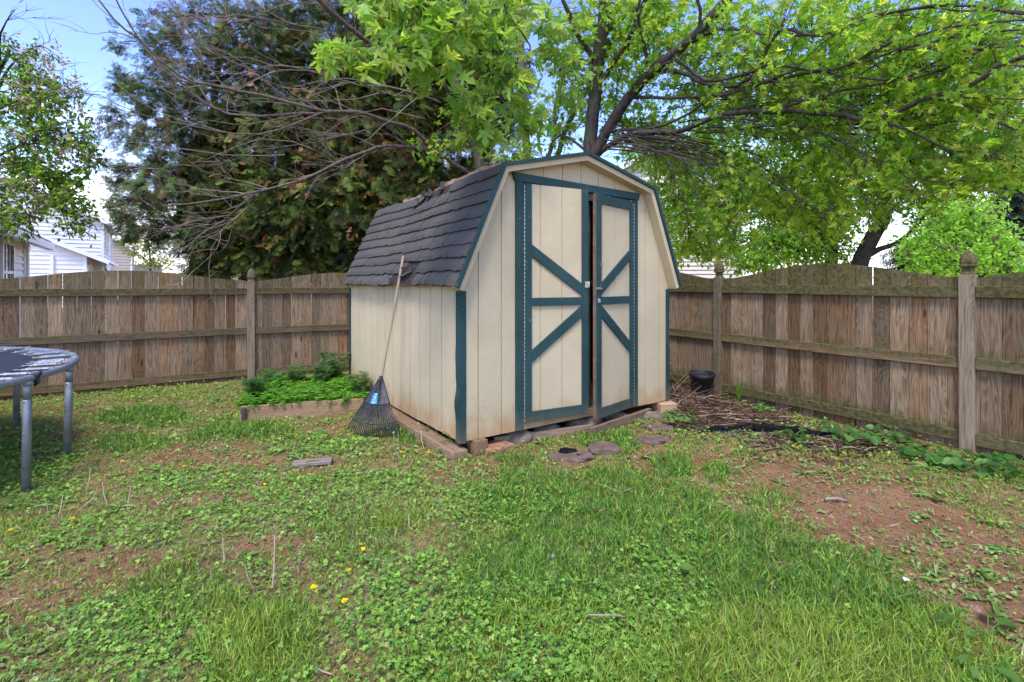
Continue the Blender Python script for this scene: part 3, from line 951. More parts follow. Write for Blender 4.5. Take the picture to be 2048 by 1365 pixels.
c = gnd(1157, 921); c.z = 0.035
rock('charcoal_scrap', 'tiny black lump on the near stepping stone', 'scrap', c, .024, .016, .012, M['char'], 56)

# ================================================================== FENCES
def fence_moss(z):
    return 0.0


def fence(name, label, P, dirv, posts, spans, dz, peak, dip, gaps):
    """P start on the ground, dirv along; posts list of l; spans list of (l0,l1)"""
    dirv = Vector(dirv).normalized()
    nrm = Vector((dirv.y, -dirv.x, 0))
    if nrm.dot(Vector((0, 0, 0)) - P) < 0: nrm = -nrm       # towards the yard
    f = thing(name, label, 'fence', P + dirv * (spans[0][0] + spans[-1][1]) / 2)
    rails = [1.315 + dz, 0.735 + dz, 0.135 + dz]
    for (l0, l1) in spans:
        mb = MB()
        l = l0
        while l < l1 - 0.03:
            w = random.uniform(0.125, 0.145)
            if l + w > l1 - 0.05: w = l1 - l
            gap = random.choice(gaps)
            a, b = l + gap / 2, l + w - gap / 2
            k = lambda q: dip + dz + (peak - dip) * (0.5 - 0.5 * math.cos(2 * math.pi * (q - l0) / (l1 - l0))) ** 0.8
            za, zb = k(a), k(b)
            ns = 14
            vs = []; gc = []; ms = []; fs = []
            of = random.random() * 60, random.random() * 60
            warp = random.uniform(-0.004, 0.004); off = random.uniform(-0.003, 0.003)
            lean = random.uniform(-0.003, 0.003)
            for i in range(ns + 1):
                q = i / ns
                zz = q
                for side, (x, zt) in enumerate(((a, za), (b, zb))):
                    z = -0.03 + (zt + 0.03) * q
                    for d in (0.0, -0.017):
                        pt = P + dirv * (x + lean * q) + nrm * (d + off + warp * math.sin(3.1 * q + of[0])) + Vector((0, 0, z))
                        vs.append(pt); gc.append((x - a + of[0], z + of[1], d))
                        mo = 0.75 * max(0, min(1, (z - 1.24 - dz) / 0.16))
                        mo += 0.5 * max(0, 1 - abs(z - 0.80 - dz) / 0.14) + 0.6 * max(0, 1 - abs(z - 0.2 - dz) / 0.14)
                        ms.append(mo * MOSS)
            for i in range(ns):
                q = i * 4
                fs += [(q, q + 4, q + 6, q + 2), (q + 1, q + 3, q + 7, q + 5), (q, q + 1, q + 5, q + 4), (q + 2, q + 6, q + 7, q + 3)]
            q = ns * 4
            fs += [(q, q + 1, q + 3, q + 2), (0, 2, 3, 1)]
            mb.add(vs, fs, gc, None, ms)
            l += w
        mb.build('picket_panel', M['fence'], f)
        for ri, zr in enumerate(rails):
            mb = MB()
            tw = random.uniform(-0.006, 0.006)
            mm = (0.75, 0.5, 0.7)[ri] * MOSS
            mb.board(P + dirv * (l0 + 0.05) + nrm * 0.0235 + Vector((0, 0, zr + tw)), P + dirv * (l1 - 0.05) + nrm * 0.0235 + Vector((0, 0, zr - tw)), (0, 0, 1), 0.092, 0.038, 14,
                     lambda l_, a_, b_: mm + 0.25 * a_, warp=0.003)
            mb.build('rail', M['rail'], f, bevel=0.004)
    for lp in posts:
        c = P + dirv * lp + nrm * 0.012
        mb = MB()
        mb.board(c + Vector((0, 0, -0.1)), c + Vector((0, 0, 1.455 + dz)), dirv, 0.098, 0.098, 12, lambda l_, a_, b_: 0.25 * MOSS * (1.4 if lp == posts[-1] else 0.4), warp=0.002)
        po = mb.build('post', M['post'], f, bevel=0.006)
        mb = MB()
        # gothic finial: neck, collar, pointed bulb (square section)
        prof = [(0.049, 0.0), (0.036, 0.02), (0.034, 0.055), (0.052, 0.062), (0.054, 0.075), (0.047, 0.082), (0.050, 0.10), (0.046, 0.13), (0.036, 0.16), (0.022, 0.182), (0.006, 0.195)]
        vs = []; fs = []; gc = []
        n = 16
        for r, z in prof:
            for kk in range(n):
                a = 2 * math.pi * (kk + 0.5) / n
                e_ = (abs(math.cos(a)) ** 6 + abs(math.sin(a)) ** 6) ** (-1 / 6)
                vs.append(c + dirv * (r * e_ * math.cos(a)) + nrm * (r * e_ * math.sin(a)) + Vector((0, 0, 1.456 + dz + z)))
                gc.append((a * 0.05, z + lp, 0))
        for i in range(len(prof) - 1):
            for kk in range(n): fs.append((i * n + kk, i * n + (kk + 1) % n, (i + 1) * n + (kk + 1) % n, (i + 1) * n + kk))
        fs.append([(len(prof) - 1) * n + kk for kk in range(n)])
        mb.add(vs, fs, gc, None, [0.7 * MOSS] * len(vs))
        mb.build('finial', M['rail'], po)
    return f


RP = Vector((3.72, 4.07, 0)); RDIR = Vector((-0.508, 0.861, 0)).normalized()
LP = Vector((-3.81, 7.30, 0)); LDIR = Vector((0.861, 0.508, 0)).normalized()
MOSS = 0.95
fence('right_fence'.replace('right_', 'wooden_'), 'mossy scalloped wood fence running back along the right side of the shed', RP, RDIR, [-2.34, 0.0, 2.34], [(-4.7, -2.34), (-2.34, 0), (0, 2.34), (2.34, 4.55), (4.55, 6.60)], 0.0, 1.585, 1.43, [0.002, 0.003, 0.004, 0.006, 0.009])
MOSS = 0.55
fence('wooden_fence', 'brown scalloped wood fence crossing behind the trampoline and raised bed', LP, LDIR, [-2.9, 0.0, 2.5], [(-5.6, -2.9), (-2.9, 0), (0, 2.5), (2.5, 4.80)], -0.045, 1.60, 1.465, [0.003, 0.004, 0.006, 0.010])

# ================================================================== RAKE
rk = thing('leaf_rake', 'black plastic leaf rake with pale wood handle leaning on the shed eave', 'rake', (-1.26, 4.42, 0.0))
Nk = at(762, 757, 4.60); Tp = at(807, 513, 4.815)
mb = MB()
dd = (Tp - Nk).normalized()
mb.tube([Nk - dd * 0.10, Nk, Nk + (Tp - Nk) * 0.5 + Vector((0.003, -0.004, 0)), Tp - dd * 0.01, Tp], [0.0125, 0.0135, 0.0135, 0.0135, 0.010], 12)
mb.build('handle', M['handle'], rk, smooth=True)
BL, BR, BC = at(692, 868, 4.45), at(789, 884, 4.38), at(742, 884, 4.40)
for q in (BL, BR, BC): q.z = max(q.z, 0.03)
hd = MB()
fwd = ((BR - BL).cross(Nk - BC)).normalized()
if fwd.y > 0: fwd = -fwd


def RK(k, w):                 # k 0 neck..1 tips; w -1..1 across
    hw = 0.016 + (0.245 - 0.016) * k
    mid = Nk.lerp(BC, k)
    across = (BR - BL).normalized()
    bow = 0.035 * (1 - w * w) * k + 0.03 * math.exp(-(w * 4) ** 2) * (1 - k) ** 1.0
    tip = 0.05 * max(0, k - 0.85) / 0.15
    up = (Nk - BC).normalized()
    return mid + across * (w * hw) + fwd * (bow - tip * 0.6) + up * (0.05 * w * w * k)


n, m = 24, 10
vs = []; fs = []
for lay in (0, 1):
    for i in range(m + 1):
        k = 0.0 + 0.5 * i / m
        for j in range(n + 1):
            vs.append(RK(k, -1 + 2 * j / n) - fwd * 0.004 * lay)
sz = (m + 1) * (n + 1)
for i in range(m):
    for j in range(n):
        q = i * (n + 1) + j
        fs.append((q, q + n + 1, q + n + 2, q + 1)); fs.append((sz + q, sz + q + 1, sz + q + n + 2, sz + q + n + 1))
for j in range(n):
    q = m * (n + 1) + j; fs.append((q, sz + q, sz + q + 1, q + 1))
hd.add(vs, fs)
hd.tube([Nk - dd * 0.09 + fwd * 0.006, Nk + dd * 0.02], [0.021, 0.019], 12)
for w in (-1, 1): hd.tube([RK(k, w) for k in (0, 0.25, 0.5)], 0.005, 6)
hd.tube([RK(0.5, -1 + 2 * j / 20) for j in range(21)], 0.006, 6)
head = hd.build('rake_head', M['rakeblack'], rk, smooth=True)
mb = MB()
for j in range(26):
    w = -1 + 2 * j / 25
    mb.tube([RK(0.5, w), RK(0.65, w), RK(0.8, w), RK(0.92, w), RK(0.97, w), RK(1.0, w) - fwd * 0.02], [0.0055, 0.0052, 0.005, 0.0045, 0.004, 0.003], 5)
for k in (0.80,): mb.tube([RK(k, -1 + 2 * j / 30) - fwd * 0.002 for j in range(31)], 0.0042, 5)
mb.build('tines', M['rakeblack'], head)
# sticker with illegible print
mb = MB()
def LB(a, b, d): return RK(0.27 + 0.19 * b, -0.50 + 0.62 * a) + fwd * d
vs = [LB(i / 6, j / 4, 0.0025) for j in range(5) for i in range(7)]
mb.add(vs, [(j * 7 + i, (j + 1) * 7 + i, (j + 1) * 7 + i + 1, j * 7 + i + 1) for j in range(4) for i in range(6)])
st = mb.build('sticker', M['sticker'], head)
mb = MB()
for a0, a1, b0, b1 in ((.3, .82, .06, .19), (.34, .7, .25, .35), (.30, .80, .40, .47), (.36, .72, .52, .58), (.26, .76, .63, .68), (.28, .62, .78, .95), (.70, .93, .80, .86)):
    k_ = 5
    for i in range(k_):
        if (i * 7 + int(a0 * 100)) % 5 == 0: continue
        x0 = a0 + (a1 - a0) * i / k_; x1 = a0 + (a1 - a0) * (i + 0.8) / k_
        mb.add([LB(x0, b0, .0034), LB(x0, b1, .0034), LB(x1, b1, .0034), LB(x1, b0, .0034)], [(0, 1, 2, 3)])
mb.build('sticker_print', M['white'], st)

# ================================================================== TRAMPOLINE
TC = Vector((-5.386, 3.06, 0)); TR = 2.05; TZ = 0.715
tr = thing('trampoline', 'round trampoline with black mat, bare springs and galvanised steel frame', 'trampoline', TC)
mb = MB()
mb.tube([TC + Vector((TR * math.cos(2 * math.pi * i / 96), TR * math.sin(2 * math.pi * i / 96), TZ)) for i in range(97)], 0.0255, 10, False)
mb.build('rim', M['galv'], tr, smooth=True)
MR = TR - 0.255
mb = MB()
n = 96
vs = [TC + Vector((0, 0, TZ - 0.012))]; fs = []
rs = [0.4, 0.9, 1.4, MR - 0.03, MR]
for q, r in enumerate(rs):
    for i in range(n):
        a = 2 * math.pi * i / n
        rr = r - (0.012 if (q == 4 and i % 2) else 0)
        vs.append(TC + Vector((rr * math.cos(a), rr * math.sin(a), TZ - 0.012 * (1 - (r / MR) ** 2) + 0.004)))
for i in range(n): fs.append((0, 1 + i, 1 + (i + 1) % n))
for q in range(4):
    for i in range(n): fs.append((1 + q * n + i, 1 + (q + 1) * n + i, 1 + (q + 1) * n + (i + 1) % n, 1 + q * n + (i + 1) % n))
nv = len(vs)
mb.add(vs, fs)
# hem
mb.tube([TC + Vector(((MR - 0.015) * math.cos(2 * math.pi * i / n), (MR - 0.015) * math.sin(2 * math.pi * i / n), TZ + 0.004)) for i in range(n + 1)], 0.009, 6, False)
mb.build('jumping_mat', M['matfab'], tr)
sp0 = None
for i in range(84):
    a = 2 * math.pi * (i + 0.5) / 84
    if i == 0:
        mb = MB()
        d = Vector((math.cos(a), math.sin(a), 0))
        o_ = TC + Vector((0, 0, TZ + 0.008))
        mb.tube([o_ + d * (MR - 0.02), o_ + d * (MR + 0.03)], 0.0035, 5)
        mb.tube([o_ + d * (TR + 0.01) + Vector((0, 0, .012)), o_ + d * (TR - 0.035) + Vector((0, 0, .006))], 0.0035, 5)
        pr = []
        for k in range(25):
            z = k / 24 * 0.185; r = 0.0135 if 2 < k < 22 else 0.008
            pr.append((r * (1.0 if k % 2 else 0.86), z))
        mb.lathe(pr, o_ + d * (MR + 0.03), 8, (-d.y, d.x, 0), (0, 0, 1), d)
        sp0 = mb.build('spring', M['spring'], tr)
    else:
        c = sp0.copy(); COL.objects.link(c); c.parent = tr
        c.rotation_euler = (0, random.uniform(-.01, .01), 2 * math.pi * i / 84 + random.uniform(-.012, .012))
for a in (3.6, 65.5 - 30, 61, 93, 160, 220, 270, 330):
    pass


def tleg(top, foot):
    mb = MB()
    top, foot = Vector(top), Vector(foot)
    j = top.lerp(foot, 0.16)
    mb.tube([top + Vector((0, 0, -0.01)), j], 0.0225, 12)
    mb.tube([j, j + (foot - j) * 0.01, foot], [0.0225, 0.0265, 0.0265], 12)
    mb.tube([top + Vector((0, 0, -0.03)), top + Vector((0, 0, 0.0))], [0.027, 0.030], 12)
    for q in (0.35, 0.02):
        c = j.lerp(foot, q); mb.tube([c + Vector((0, -0.03, 0)), c + Vector((0, -0.024, 0))], 0.006, 6)
    mb.build('leg', M['galv'], tr, smooth=True)


for (px, pyt, pyb) in ((55, 757, 1000), (139, 726, 898)):
    # rim point under that pixel column
    best = None
    for i in range(7200):
        a = 2 * math.pi * i / 7200
        q = TC + Vector((TR * math.cos(a), TR * math.sin(a), TZ))
        if q.y > 0.5:
            x = 1024 + q.x / q.y * F; y = 568 - (q.z - EYE) / q.y * F
            e = abs(x - px) + abs(y - pyt)
            if best is None or e < best[0]: best = (e, q.copy())
    t = best[1]
    g_ = float(ground_z(t.x, t.y))
    tleg(t + Vector((0, 0, -0.015)), (t.x - (0.01 if px < 100 else 0.02), t.y, g_ - 0.02))
for a in (100, 150, 205, 255, 300):
    t = TC + Vector((TR * math.cos(math.radians(a)), TR * math.sin(math.radians(a)), TZ - 0.015))
    tleg(t, (t.x, t.y, -0.03))
t = at(36, 640, 4.85); tleg((t.x, t.y, TZ - .02), (t.x - 0.02, t.y, -0.02))
# black strap tied on the rim
mb = MB()
a = math.atan2(at(80, 757, 3.55).y - TC.y, at(80, 757, 3.55).x - TC.x)
for da in (-0.008, 0.0, 0.008):
    c = TC + Vector((TR * math.cos(a + da), TR * math.sin(a + da), TZ)); d = Vector((math.cos(a), math.sin(a), 0))
    mb.tube([c + d * 0.03 * math.cos(q) + Vector((0, 0, 0.03 * math.sin(q))) for q in np.linspace(0, 6.28, 11)], 0.004, 5)
c = TC + Vector((TR * math.cos(a), TR * math.sin(a), TZ)) + d * 0.03
mb.tube([c, c + Vector((0.0, 0, -0.03)), c + Vector((-0.02, -0.005, -0.06))], [0.010, 0.016, 0.008], 6)
mb.tube([c + Vector((0, 0, 0.0)), c + Vector((0.02, 0, 0.035)), c + Vector((0.01, 0.0, 0.055))], [0.010, 0.013, 0.004], 6)
mb.build('tie_strap', M['black'], tr)

# ================================================================== RAISED BED
BO = Vector((-2.70, 4.98, 0)); E1 = Vector((0.951, 0.309, 0)).normalized(); E2 = Vector((-0.309, 0.951, 0)).normalized()
BLN, BDP = 1.27, 1.15
bed = thing('planter_box', 'low timber raised bed against the side of the shed', 'planter', BO + E1 * 0.6 + E2 * 0.5)
def bm_dirt(l, a, b): return 0.0
for p0, p1 in ((BO + E1 * 0.0, BO + E1 * BLN), (BO + E2 * 0.02, BO + E2 * BDP), (BO + E2 * BDP, BO + E2 * BDP + E1 * (BLN - 0.3)), ):
    mb = MB(); mb.board(p0 + Vector((0, 0, 0.075)), p1 + Vector((0, 0, 0.078)), (0, 0, 1), 0.165, 0.038, 8, bm_dirt, warp=0.004)
    mb.build('side_board', M['timber'], bed, bevel=0.005)
mb = MB(); mb.board(BO + E1 * 0.03 - E2 * 0.035 + Vector((0, 0, -0.02)), BO + E1 * 0.03 - E2 * 0.035 + Vector((0.005, 0, 0.15)), E1, 0.04, 0.03, 3)
mb.build('stake', M['barkdark'], bed, bevel=0.004)
mb = MB()
mb.prism([(0.02, 0.02), (BLN - 0.02, 0.02), (BLN - 0.3, BDP - 0.02), (0.02, BDP - 0.02)], lambda a, b, d: BO + E1 * a + E2 * b + Vector((0, 0, d)), -0.02, 0.13)
mb.build('soil_fill', mat_plain('bed_soil', (0.10, 0.06, 0.035), 0.95, 0, 0.4, 20, 0.5), bed)

# ================================================================== BUCKET, LOG, STICKS
bk = thing('plant_pot', 'black plastic nursery pot of scraps beside the fence post', 'pot', at(1402, 795, 6.02))
c = at(1402, 795, 6.02)
mb = MB()
mb.lathe([(0.0, 0), (0.112, 0.0), (0.115, 0.02), (0.134, 0.245), (0.144, 0.247), (0.147, 0.30), (0.143, 0.303), (0.139, 0.297), (0.130, 0.245), (0.112, 0.02), (0, 0.015)], c, 28, (1, 0, 0), (0, 0.9962, 0.087), (0.02, -0.087, 0.996), cap=False)
mb.build('pot', M['black'], bk, smooth=True)
mb = MB()
for i in range(60):
    a = random.uniform(0, 6.28); r = random.uniform(0, .11)
    q = c + Vector((r * math.cos(a), r * math.sin(a), 0.22 + random.uniform(0, .05)))
    e_ = Vector((random.uniform(-.09, .09), random.uniform(-.09, .09), random.uniform(-.01, .04)))
    mb.tube([q, q + e_ * 0.5 + Vector((0, 0, .01)), q + e_], [0.003, 0.004, 0.002], 4)
mb.build('twig_fill', M['barkdark'], bk)

mb = MB()
p0, p1 = gnd(1508, 868), gnd(1660, 882)
pts = [p0.lerp(p1, k) + Vector((0.01 * math.sin(k * 9), 0.02 * math.sin(k * 5), 0.045 + 0.008 * math.sin(k * 14))) for k in np.linspace(0, 1, 18)]
mb.tube(pts, [0.030 + 0.035 * NA(i * 1.3, 2.3) for i in range(18)], 7)
o = mb.build('charred_log', M['char'], None); tag(o, 'charred black log lying near the fence foot', 'log')
mb = MB()
p0, p1 = gnd(1420, 868), gnd(1520, 858)
pts = [p0.lerp(p1, k) + Vector((0, 0.02 * math.sin(k * 5), 0.03 + 0.01 * math.sin(k * 11))) for k in np.linspace(0, 1, 12)]
mb.tube(pts, [0.018 + 0.02 * NB(i * 0.7, 1.3) for i in range(12)], 8)
o = mb.build('charred_log', M['char'], None); tag(o, 'smaller burnt branch behind the charred log', 'log')


def stick(label, pxs, r, mat, name='stick', h=0.02):
    mb = MB()
    pts = [gnd(*p) + Vector((0, 0, h + 0.008 * math.sin(i * 2.1))) for i, p in enumerate(pxs)]
    for p_ in pts: p_.z += float(ground_z(p_.x, p_.y))
    mb.tube(pts, [r * (1 - 0.5 * i / len(pts)) for i in range(len(pts))], 6)
    o = mb.build(name, mat, None, smooth=True); return tag(o, label, 'stick')


stick('short brown stick lying on bare soil to the right', [(1650, 1006), (1672, 1008), (1695, 1009)], 0.011, M['twig'])
stick('pale crooked stick lying in grass in front of the stepping stones', [(1187, 980), (1212, 988), (1240, 995), (1262, 990)], 0.008, M['oldwood'])
stick('thin twig by the stick lying in front of the near stepping stone', [(1142, 955), (1156, 970)], 0.006, M['twig'])
stick('orange brown twig lying in lush foreground grass', [(1552, 1150), (1570, 1153), (1588, 1157)], 0.005, M['deadtwig'], h=0.06)
stick('long thin twig on the soil below the fence weeds', [(1560, 935), (1600, 952), (1650, 985), (1700, 1010)], 0.004, M['deadtwig'])
stick('curved dry stem lying across the clover at the bottom', [(1175, 1268), (1210, 1272), (1250, 1268)], 0.004, M['twig'], h=0.06)
stick('bent pale stem lying at the foot of the rake', [(783, 895), (792, 908), (799, 917)], 0.005, M['oldwood'])
stick('tall dry stem standing beside the rake', [(786, 855), (796, 880), (799, 915)], 0.004, M['oldwood'], h=0.05)
mb = MB()
p0, p1 = gnd(585, 935), gnd(664, 929)
mb.board(p0 + Vector((0, 0, .02)), p1 + Vector((0, 0, .022)), (0.1, 1, 0), 0.09, 0.03, 6, warp=0.006)
o = mb.build('driftwood_slab', M['oldwood'], None, bevel=0.006); tag(o, 'short grey weathered board sunk in the lawn before the raised bed', 'board')
mb = MB(); c = gnd(1812, 1173); c.z = 0.03
mb.add([c + Vector(v) for v in ((-.013, -.007, 0), (.012, -.009, .004), (.014, .008, .002), (-.008, .01, .008))], [(0, 1, 2, 3)])
o = mb.build('paper_scrap', M['white'], None); s_ = o.modifiers.new('solid', 'SOLIDIFY'); s_.thickness = 0.002
tag(o, 'small white paper scrap at the edge of the bare soil', 'scrap')

# ================================================================== HOUSES BEYOND THE FENCES
def siding_wall(mb, p0, p1, z0, top, course=0.2):
    """clapboards from p0 to p1 (plan), each course tilted; top(x01) -> list of allowed spans [(a,b)] at height z"""
    p0, p1 = Vector(p0), Vector(p1)
    L = (p1 - p0).length; d = (p1 - p0) / L; n = Vector((d.y, -d.x, 0))
    z = z0
    while True:
        sp = top(z)
        if not sp: break
        sp2 = top(z + course * 0.98) or sp
        for (a, b), (a2, b2) in zip(sp, sp2):
            P0, P1 = p0 + d * (a * L), p0 + d * (b * L); Q0, Q1 = p0 + d * (a2 * L), p0 + d * (b2 * L)
            up = Vector((0, 0, 1))
            v = [P0 + up * z + n * 0.045, P1 + up * z + n * 0.045, Q1 + up * (z + course) + n * 0.004, Q0 + up * (z + course) + n * 0.004, P0 + up * z + n * 0.0, P1 + up * z + n * 0.0]
            mb.add(v, [(0, 1, 2, 3), (4, 5, 1, 0)])
        z += course
    return mb


def rect(h): return lambda z: [(0, 1)] if z < h - 1e-3 else None


def gab(h, hp):
    def f(z):
        if z < h: return [(0, 1)]
        k = (z - h) / (hp - h) * 0.5
        return [(k, 1 - k)] if k < 0.485 else None
    return f


def slab(mb, pts, th):
    pts = [Vector(p) for p in pts]
    n = (pts[1] - pts[0]).cross(pts[2] - pts[0]).normalized()
    if n.z < 0: n = -n
    k = len(pts)
    vs = pts + [p - n * th for p in pts]
    mb.add(vs, [list(range(k)), list(range(k, 2 * k))[::-1]] + [(i, (i + 1) % k, k + (i + 1) % k, k + i) for i in range(k)])


def house(name, label, corner, ddir, width, depth, h, hp, wall_m, roof_m, gable_front=True, course=0.2, over=0.4):
    """corner = near right corner; ddir goes away from camera along the right side wall; front wall runs to the left of corner"""
    ddir = Vector(ddir).normalized(); fdir = Vector((-ddir.y, ddir.x, 0))
    if fdir.x > 0: fdir = -fdir
    corner = Vector(corner)
    H = thing(name, label, 'house', corner + fdir * width / 2 + ddir * depth / 2)
    c00 = corner; c10 = corner + fdir * width; c01 = corner + ddir * depth; c11 = c10 + ddir * depth
    fz = gab(h, hp) if gable_front else rect(h); sz = rect(h) if gable_front else gab(h, hp)
    for a, b, fn in ((c10, c00, fz), (c00, c01, sz), (c01, c11, fz), (c11, c10, sz)):
        mb = MB(); siding_wall(mb, a, b, 0.0, fn, course); mb.build('wall', wall_m, H)
    for c in (c00, c01, c10, c11):
        mb = MB()
        o_ = (c - (c00 + c11) / 2).normalized() * 0.045
        mb.box(c + o_ + Vector((0, 0, h / 2)), 0.07, 0.07, h / 2, ddir, fdir)
        mb.build('corner_board', M['trimwhite'], H)
    up = Vector((0, 0, 1))
    for s_ in (0, 1):
        mb = MB()
        if gable_front:
            r0 = (c00 + c10) / 2 - ddir * over + up * hp; r1 = (c01 + c11) / 2 + ddir * over + up * hp
            e = (-fdir if s_ == 0 else fdir); k = over / (width / 2) * (hp - h)
            e0 = (c00 if s_ == 0 else c10) + e * over - ddir * over + up * (h - k); e1 = (c01 if s_ == 0 else c11) + e * over + ddir * over + up * (h - k)
        else:
            r0 = (c00 + c01) / 2 - fdir * over + up * hp; r1 = (c10 + c11) / 2 + fdir * over + up * hp
            e = (-ddir if s_ == 0 else ddir); k = over / (depth / 2) * (hp - h)
            e0 = (c00 if s_ == 0 else c01) + e * over - fdir * over + up * (h - k); e1 = (c10 if s_ == 0 else c11) + e * over + fdir * over + up * (h - k)
        slab(mb, [p + up * 0.16 for p in (r0, r1, e1, e0)], 0.16)
        rf = mb.build('roof', roof_m, H)
        mb = MB(); mb.board(e0 + up * 0.02, e1 + up * 0.02, (0, 0, 1), 0.16, 0.14); mb.build('gutter', M['trimwhite'], rf)
        for a, b in ((r0, e0), (r1, e1)):
            mb = MB(); mb.board(a + up * 0.03, b + up * 0.03, (0, 0, 1), 0.22, 0.06); mb.build('fascia', M['trimwhite'], rf)
        mb = MB(); slab(mb, [p - up * 0.02 for p in (r0, r1, e1, e0)], 0.03); mb.build('soffit', M['soffit'], rf)
    return H, (c00, c10, ddir, fdir)


def window(H, c, d, w, h, bars=(1, 1)):
    d = Vector(d).normalized(); up = Vector((0, 0, 1)); n = Vector((d.y, -d.x, 0))
    if n.dot(-Vector(c)) < 0: n = -n
    c = Vector(c) + n * 0.05
    mb = MB()
    for s_ in (-1, 1): mb.board(c + d * s_ * w / 2 - up * (h / 2 + 0.06), c + d * s_ * w / 2 + up * (h / 2 + 0.06), d, 0.1, 0.07)
    for s_ in (-1, 1): mb.board(c - d * (w / 2 - 0.05) + up * s_ * h / 2, c + d * (w / 2 - 0.05) + up * s_ * h / 2, up, 0.1, 0.068)
    mb.board(c - d * (w / 2 - 0.05), c + d * (w / 2 - 0.05), up, 0.06, 0.05)
    for i in range(bars[0]):
        x = -w / 2 + w * (i + 1) / (bars[0] + 1)
        mb.board(c + d * x - up * h / 2, c + d * x + up * h / 2, d, 0.03, 0.04)
    o = mb.build('window', M['trimwhite'], H)
    mb = MB(); mb.board(c - d * (w / 2 - 0.05) - n * 0.006, c + d * (w / 2 - 0.05) - n * 0.006, up, h - 0.1, 0.01); mb.build('pane', M['glass'], o)
    return o


dB = Vector((-0.586, 0.81, 0)).normalized()
# near house at the left edge: low eave, wall running away
cA = at(46, 568, 12.0); cA.z = 0
wA = 7.0; back = cA - dB * 6.5
fd = Vector((-dB.y, dB.x, 0)); fd = fd if fd.x < 0 else -fd
HA, _ = house('white_house', 'low white house at the left edge with grey gutter and paned window', back, dB, 7.0, 6.5, 2.55, 4.6, M['house_white'], M['roofgrey'], True, 0.155, 0.45)
window(HA, cA - dB * 1.95 + Vector((0, 0, 1.62)), dB, 1.0, 1.25, (2, 1))
mb = MB()
g0 = at(80, 478, 11.8)
mb.tube([g0, g0 + Vector((-0.08, 0, -0.05)), at(50, 488, 11.95), at(46, 500, 11.9), at(45, 640, 11.9)], 0.05, 8)
mb.build('downspout', M['trimwhite'], HA)

# tall white house behind it
cB = at(204, 568, 33); cB.z = 0
HB, (c00, c10, _, fdB) = house('white_house', 'tall white sided house with upper side windows behind the near fence', cB, dB, 9.0, 9.0, 5.5, 7.9, M['house_white'], M['roofgrey'], True, 0.25)
for s_ in (1.6, 4.2): window(HB, cB + dB * s_ + Vector((0, 0, 4.3)), dB, 1.0, 1.5)
# single storey front part with porch eave
cF = at(172, 568, 29.5); cF.z = 0
hF = 3.0
for a, b, fn in ((cF + fdB * 6.5, cF, gab(hF, 4.6)), (cF, cF + dB * 8, rect(hF)), (cF + fdB * 6.5 + dB * 4.5, cF + fdB * 6.5, rect(hF))):
    mb = MB(); siding_wall(mb, a, b, 0, fn, 0.25); mb.build('wall', M['house_white'], HB)
for q in (cF, cF + fdB * 1.45):
    mb = MB(); mb.box(q + Vector((0.0, -0.05, hF / 2)), 0.09, 0.07, hF / 2, dB, fdB); mb.build('corner_board', M['trimwhite'], HB)
up = Vector((0, 0, 1))
rd = cF + fdB * 3.25 + up * 4.75
for sg, e_ in ((-1, cF - fdB * 1.1), (1, cF + fdB * 7.1)):
    mb = MB(); r0, r1 = rd - dB * 0.35, rd + dB * 8; e0, e1 = e_ + up * 2.75 - dB * 0.35, e_ + up * 2.75 + dB * 8
    slab(mb, [r0, r1, e1, e0], 0.14); rf = mb.build('roof', M['roofgrey'], HB)
    mb = MB(); mb.board(r0 - up * 0.10, e0 - up * 0.10, (0, 0, 1), 0.24, 0.06); mb.board(e0 - up * 0.06, e1 - up * 0.06, (0, 0, 1), 0.16, 0.12); mb.build('gutter', M['trimwhite'], rf)
for s_ in (1.8, 4.0): window(HB, cF + dB * s_ + up * 1.75, dB, 0.9, 1.5)
# bay window with hipped roof
bc = at(80, 568, 29.0); bc.z = 0
mb = MB()
fx = fdB; ny = -dB
bp = [bc - fx * 1.15, bc - fx * 0.8 + ny * 0.6, bc + fx * 0.8 + ny * 0.6, bc + fx * 1.15]
for a, b in zip(bp[:-1], bp[1:]): siding_wall(mb, b, a, 0, rect(1.95), 0.25)
mb.build('bay_wall', M['house_white'], HB)
mb = MB()
t0, t1 = bc - fx * 0.45 + up * 2.62 - ny * .05, bc + fx * 0.45 + up * 2.62 - ny * .05
bo = [q + up * 1.95 + ny * 0.12 for q in bp]; bo[0] -= fx * 0.15; bo[3] += fx * 0.15
vs = bo + [t0, t1] + [q - up * 0.1 for q in bo]
mb.add(vs, [(0, 1, 4), (1, 2, 5, 4), (2, 3, 5), (0, 6, 7, 1), (1, 7, 8, 2), (2, 8, 9, 3), (0, 4, 5, 3)])
mb.build('bay_roof', M['roofgrey'], HB)
# bay on the side
bq = cF + dB * 6.2
mb = MB(); sx = -fdB
bp = [bq - dB * 0.9, bq - dB * 0.6 + sx * 0.6, bq + dB * 0.6 + sx * 0.6, bq + dB * 0.9]
for a, b in zip(bp[:-1], bp[1:]): siding_wall(mb, a, b, 0, rect(2.2), 0.25)
mb.build('bay_wall', M['trimwhite'], HB)
mb = MB(); ap = bq + up * 3.2
bo = [q + up * 2.2 + sx * 0.12 for q in bp]
mb.add(bo + [ap], [(0, 1, 4), (1, 2, 4), (2, 3, 4), (3, 0, 4)])
mb.build('bay_roof', M['roofgrey'], HB)
window(HB, bq + sx * 0.62 - dB * 0.75 + up * 1.65, (dB + sx * 0.6), 0.5, 1.0)
window(HB, bq + sx * 0.66 + up * 1.65, dB, 1.0, 1.0)
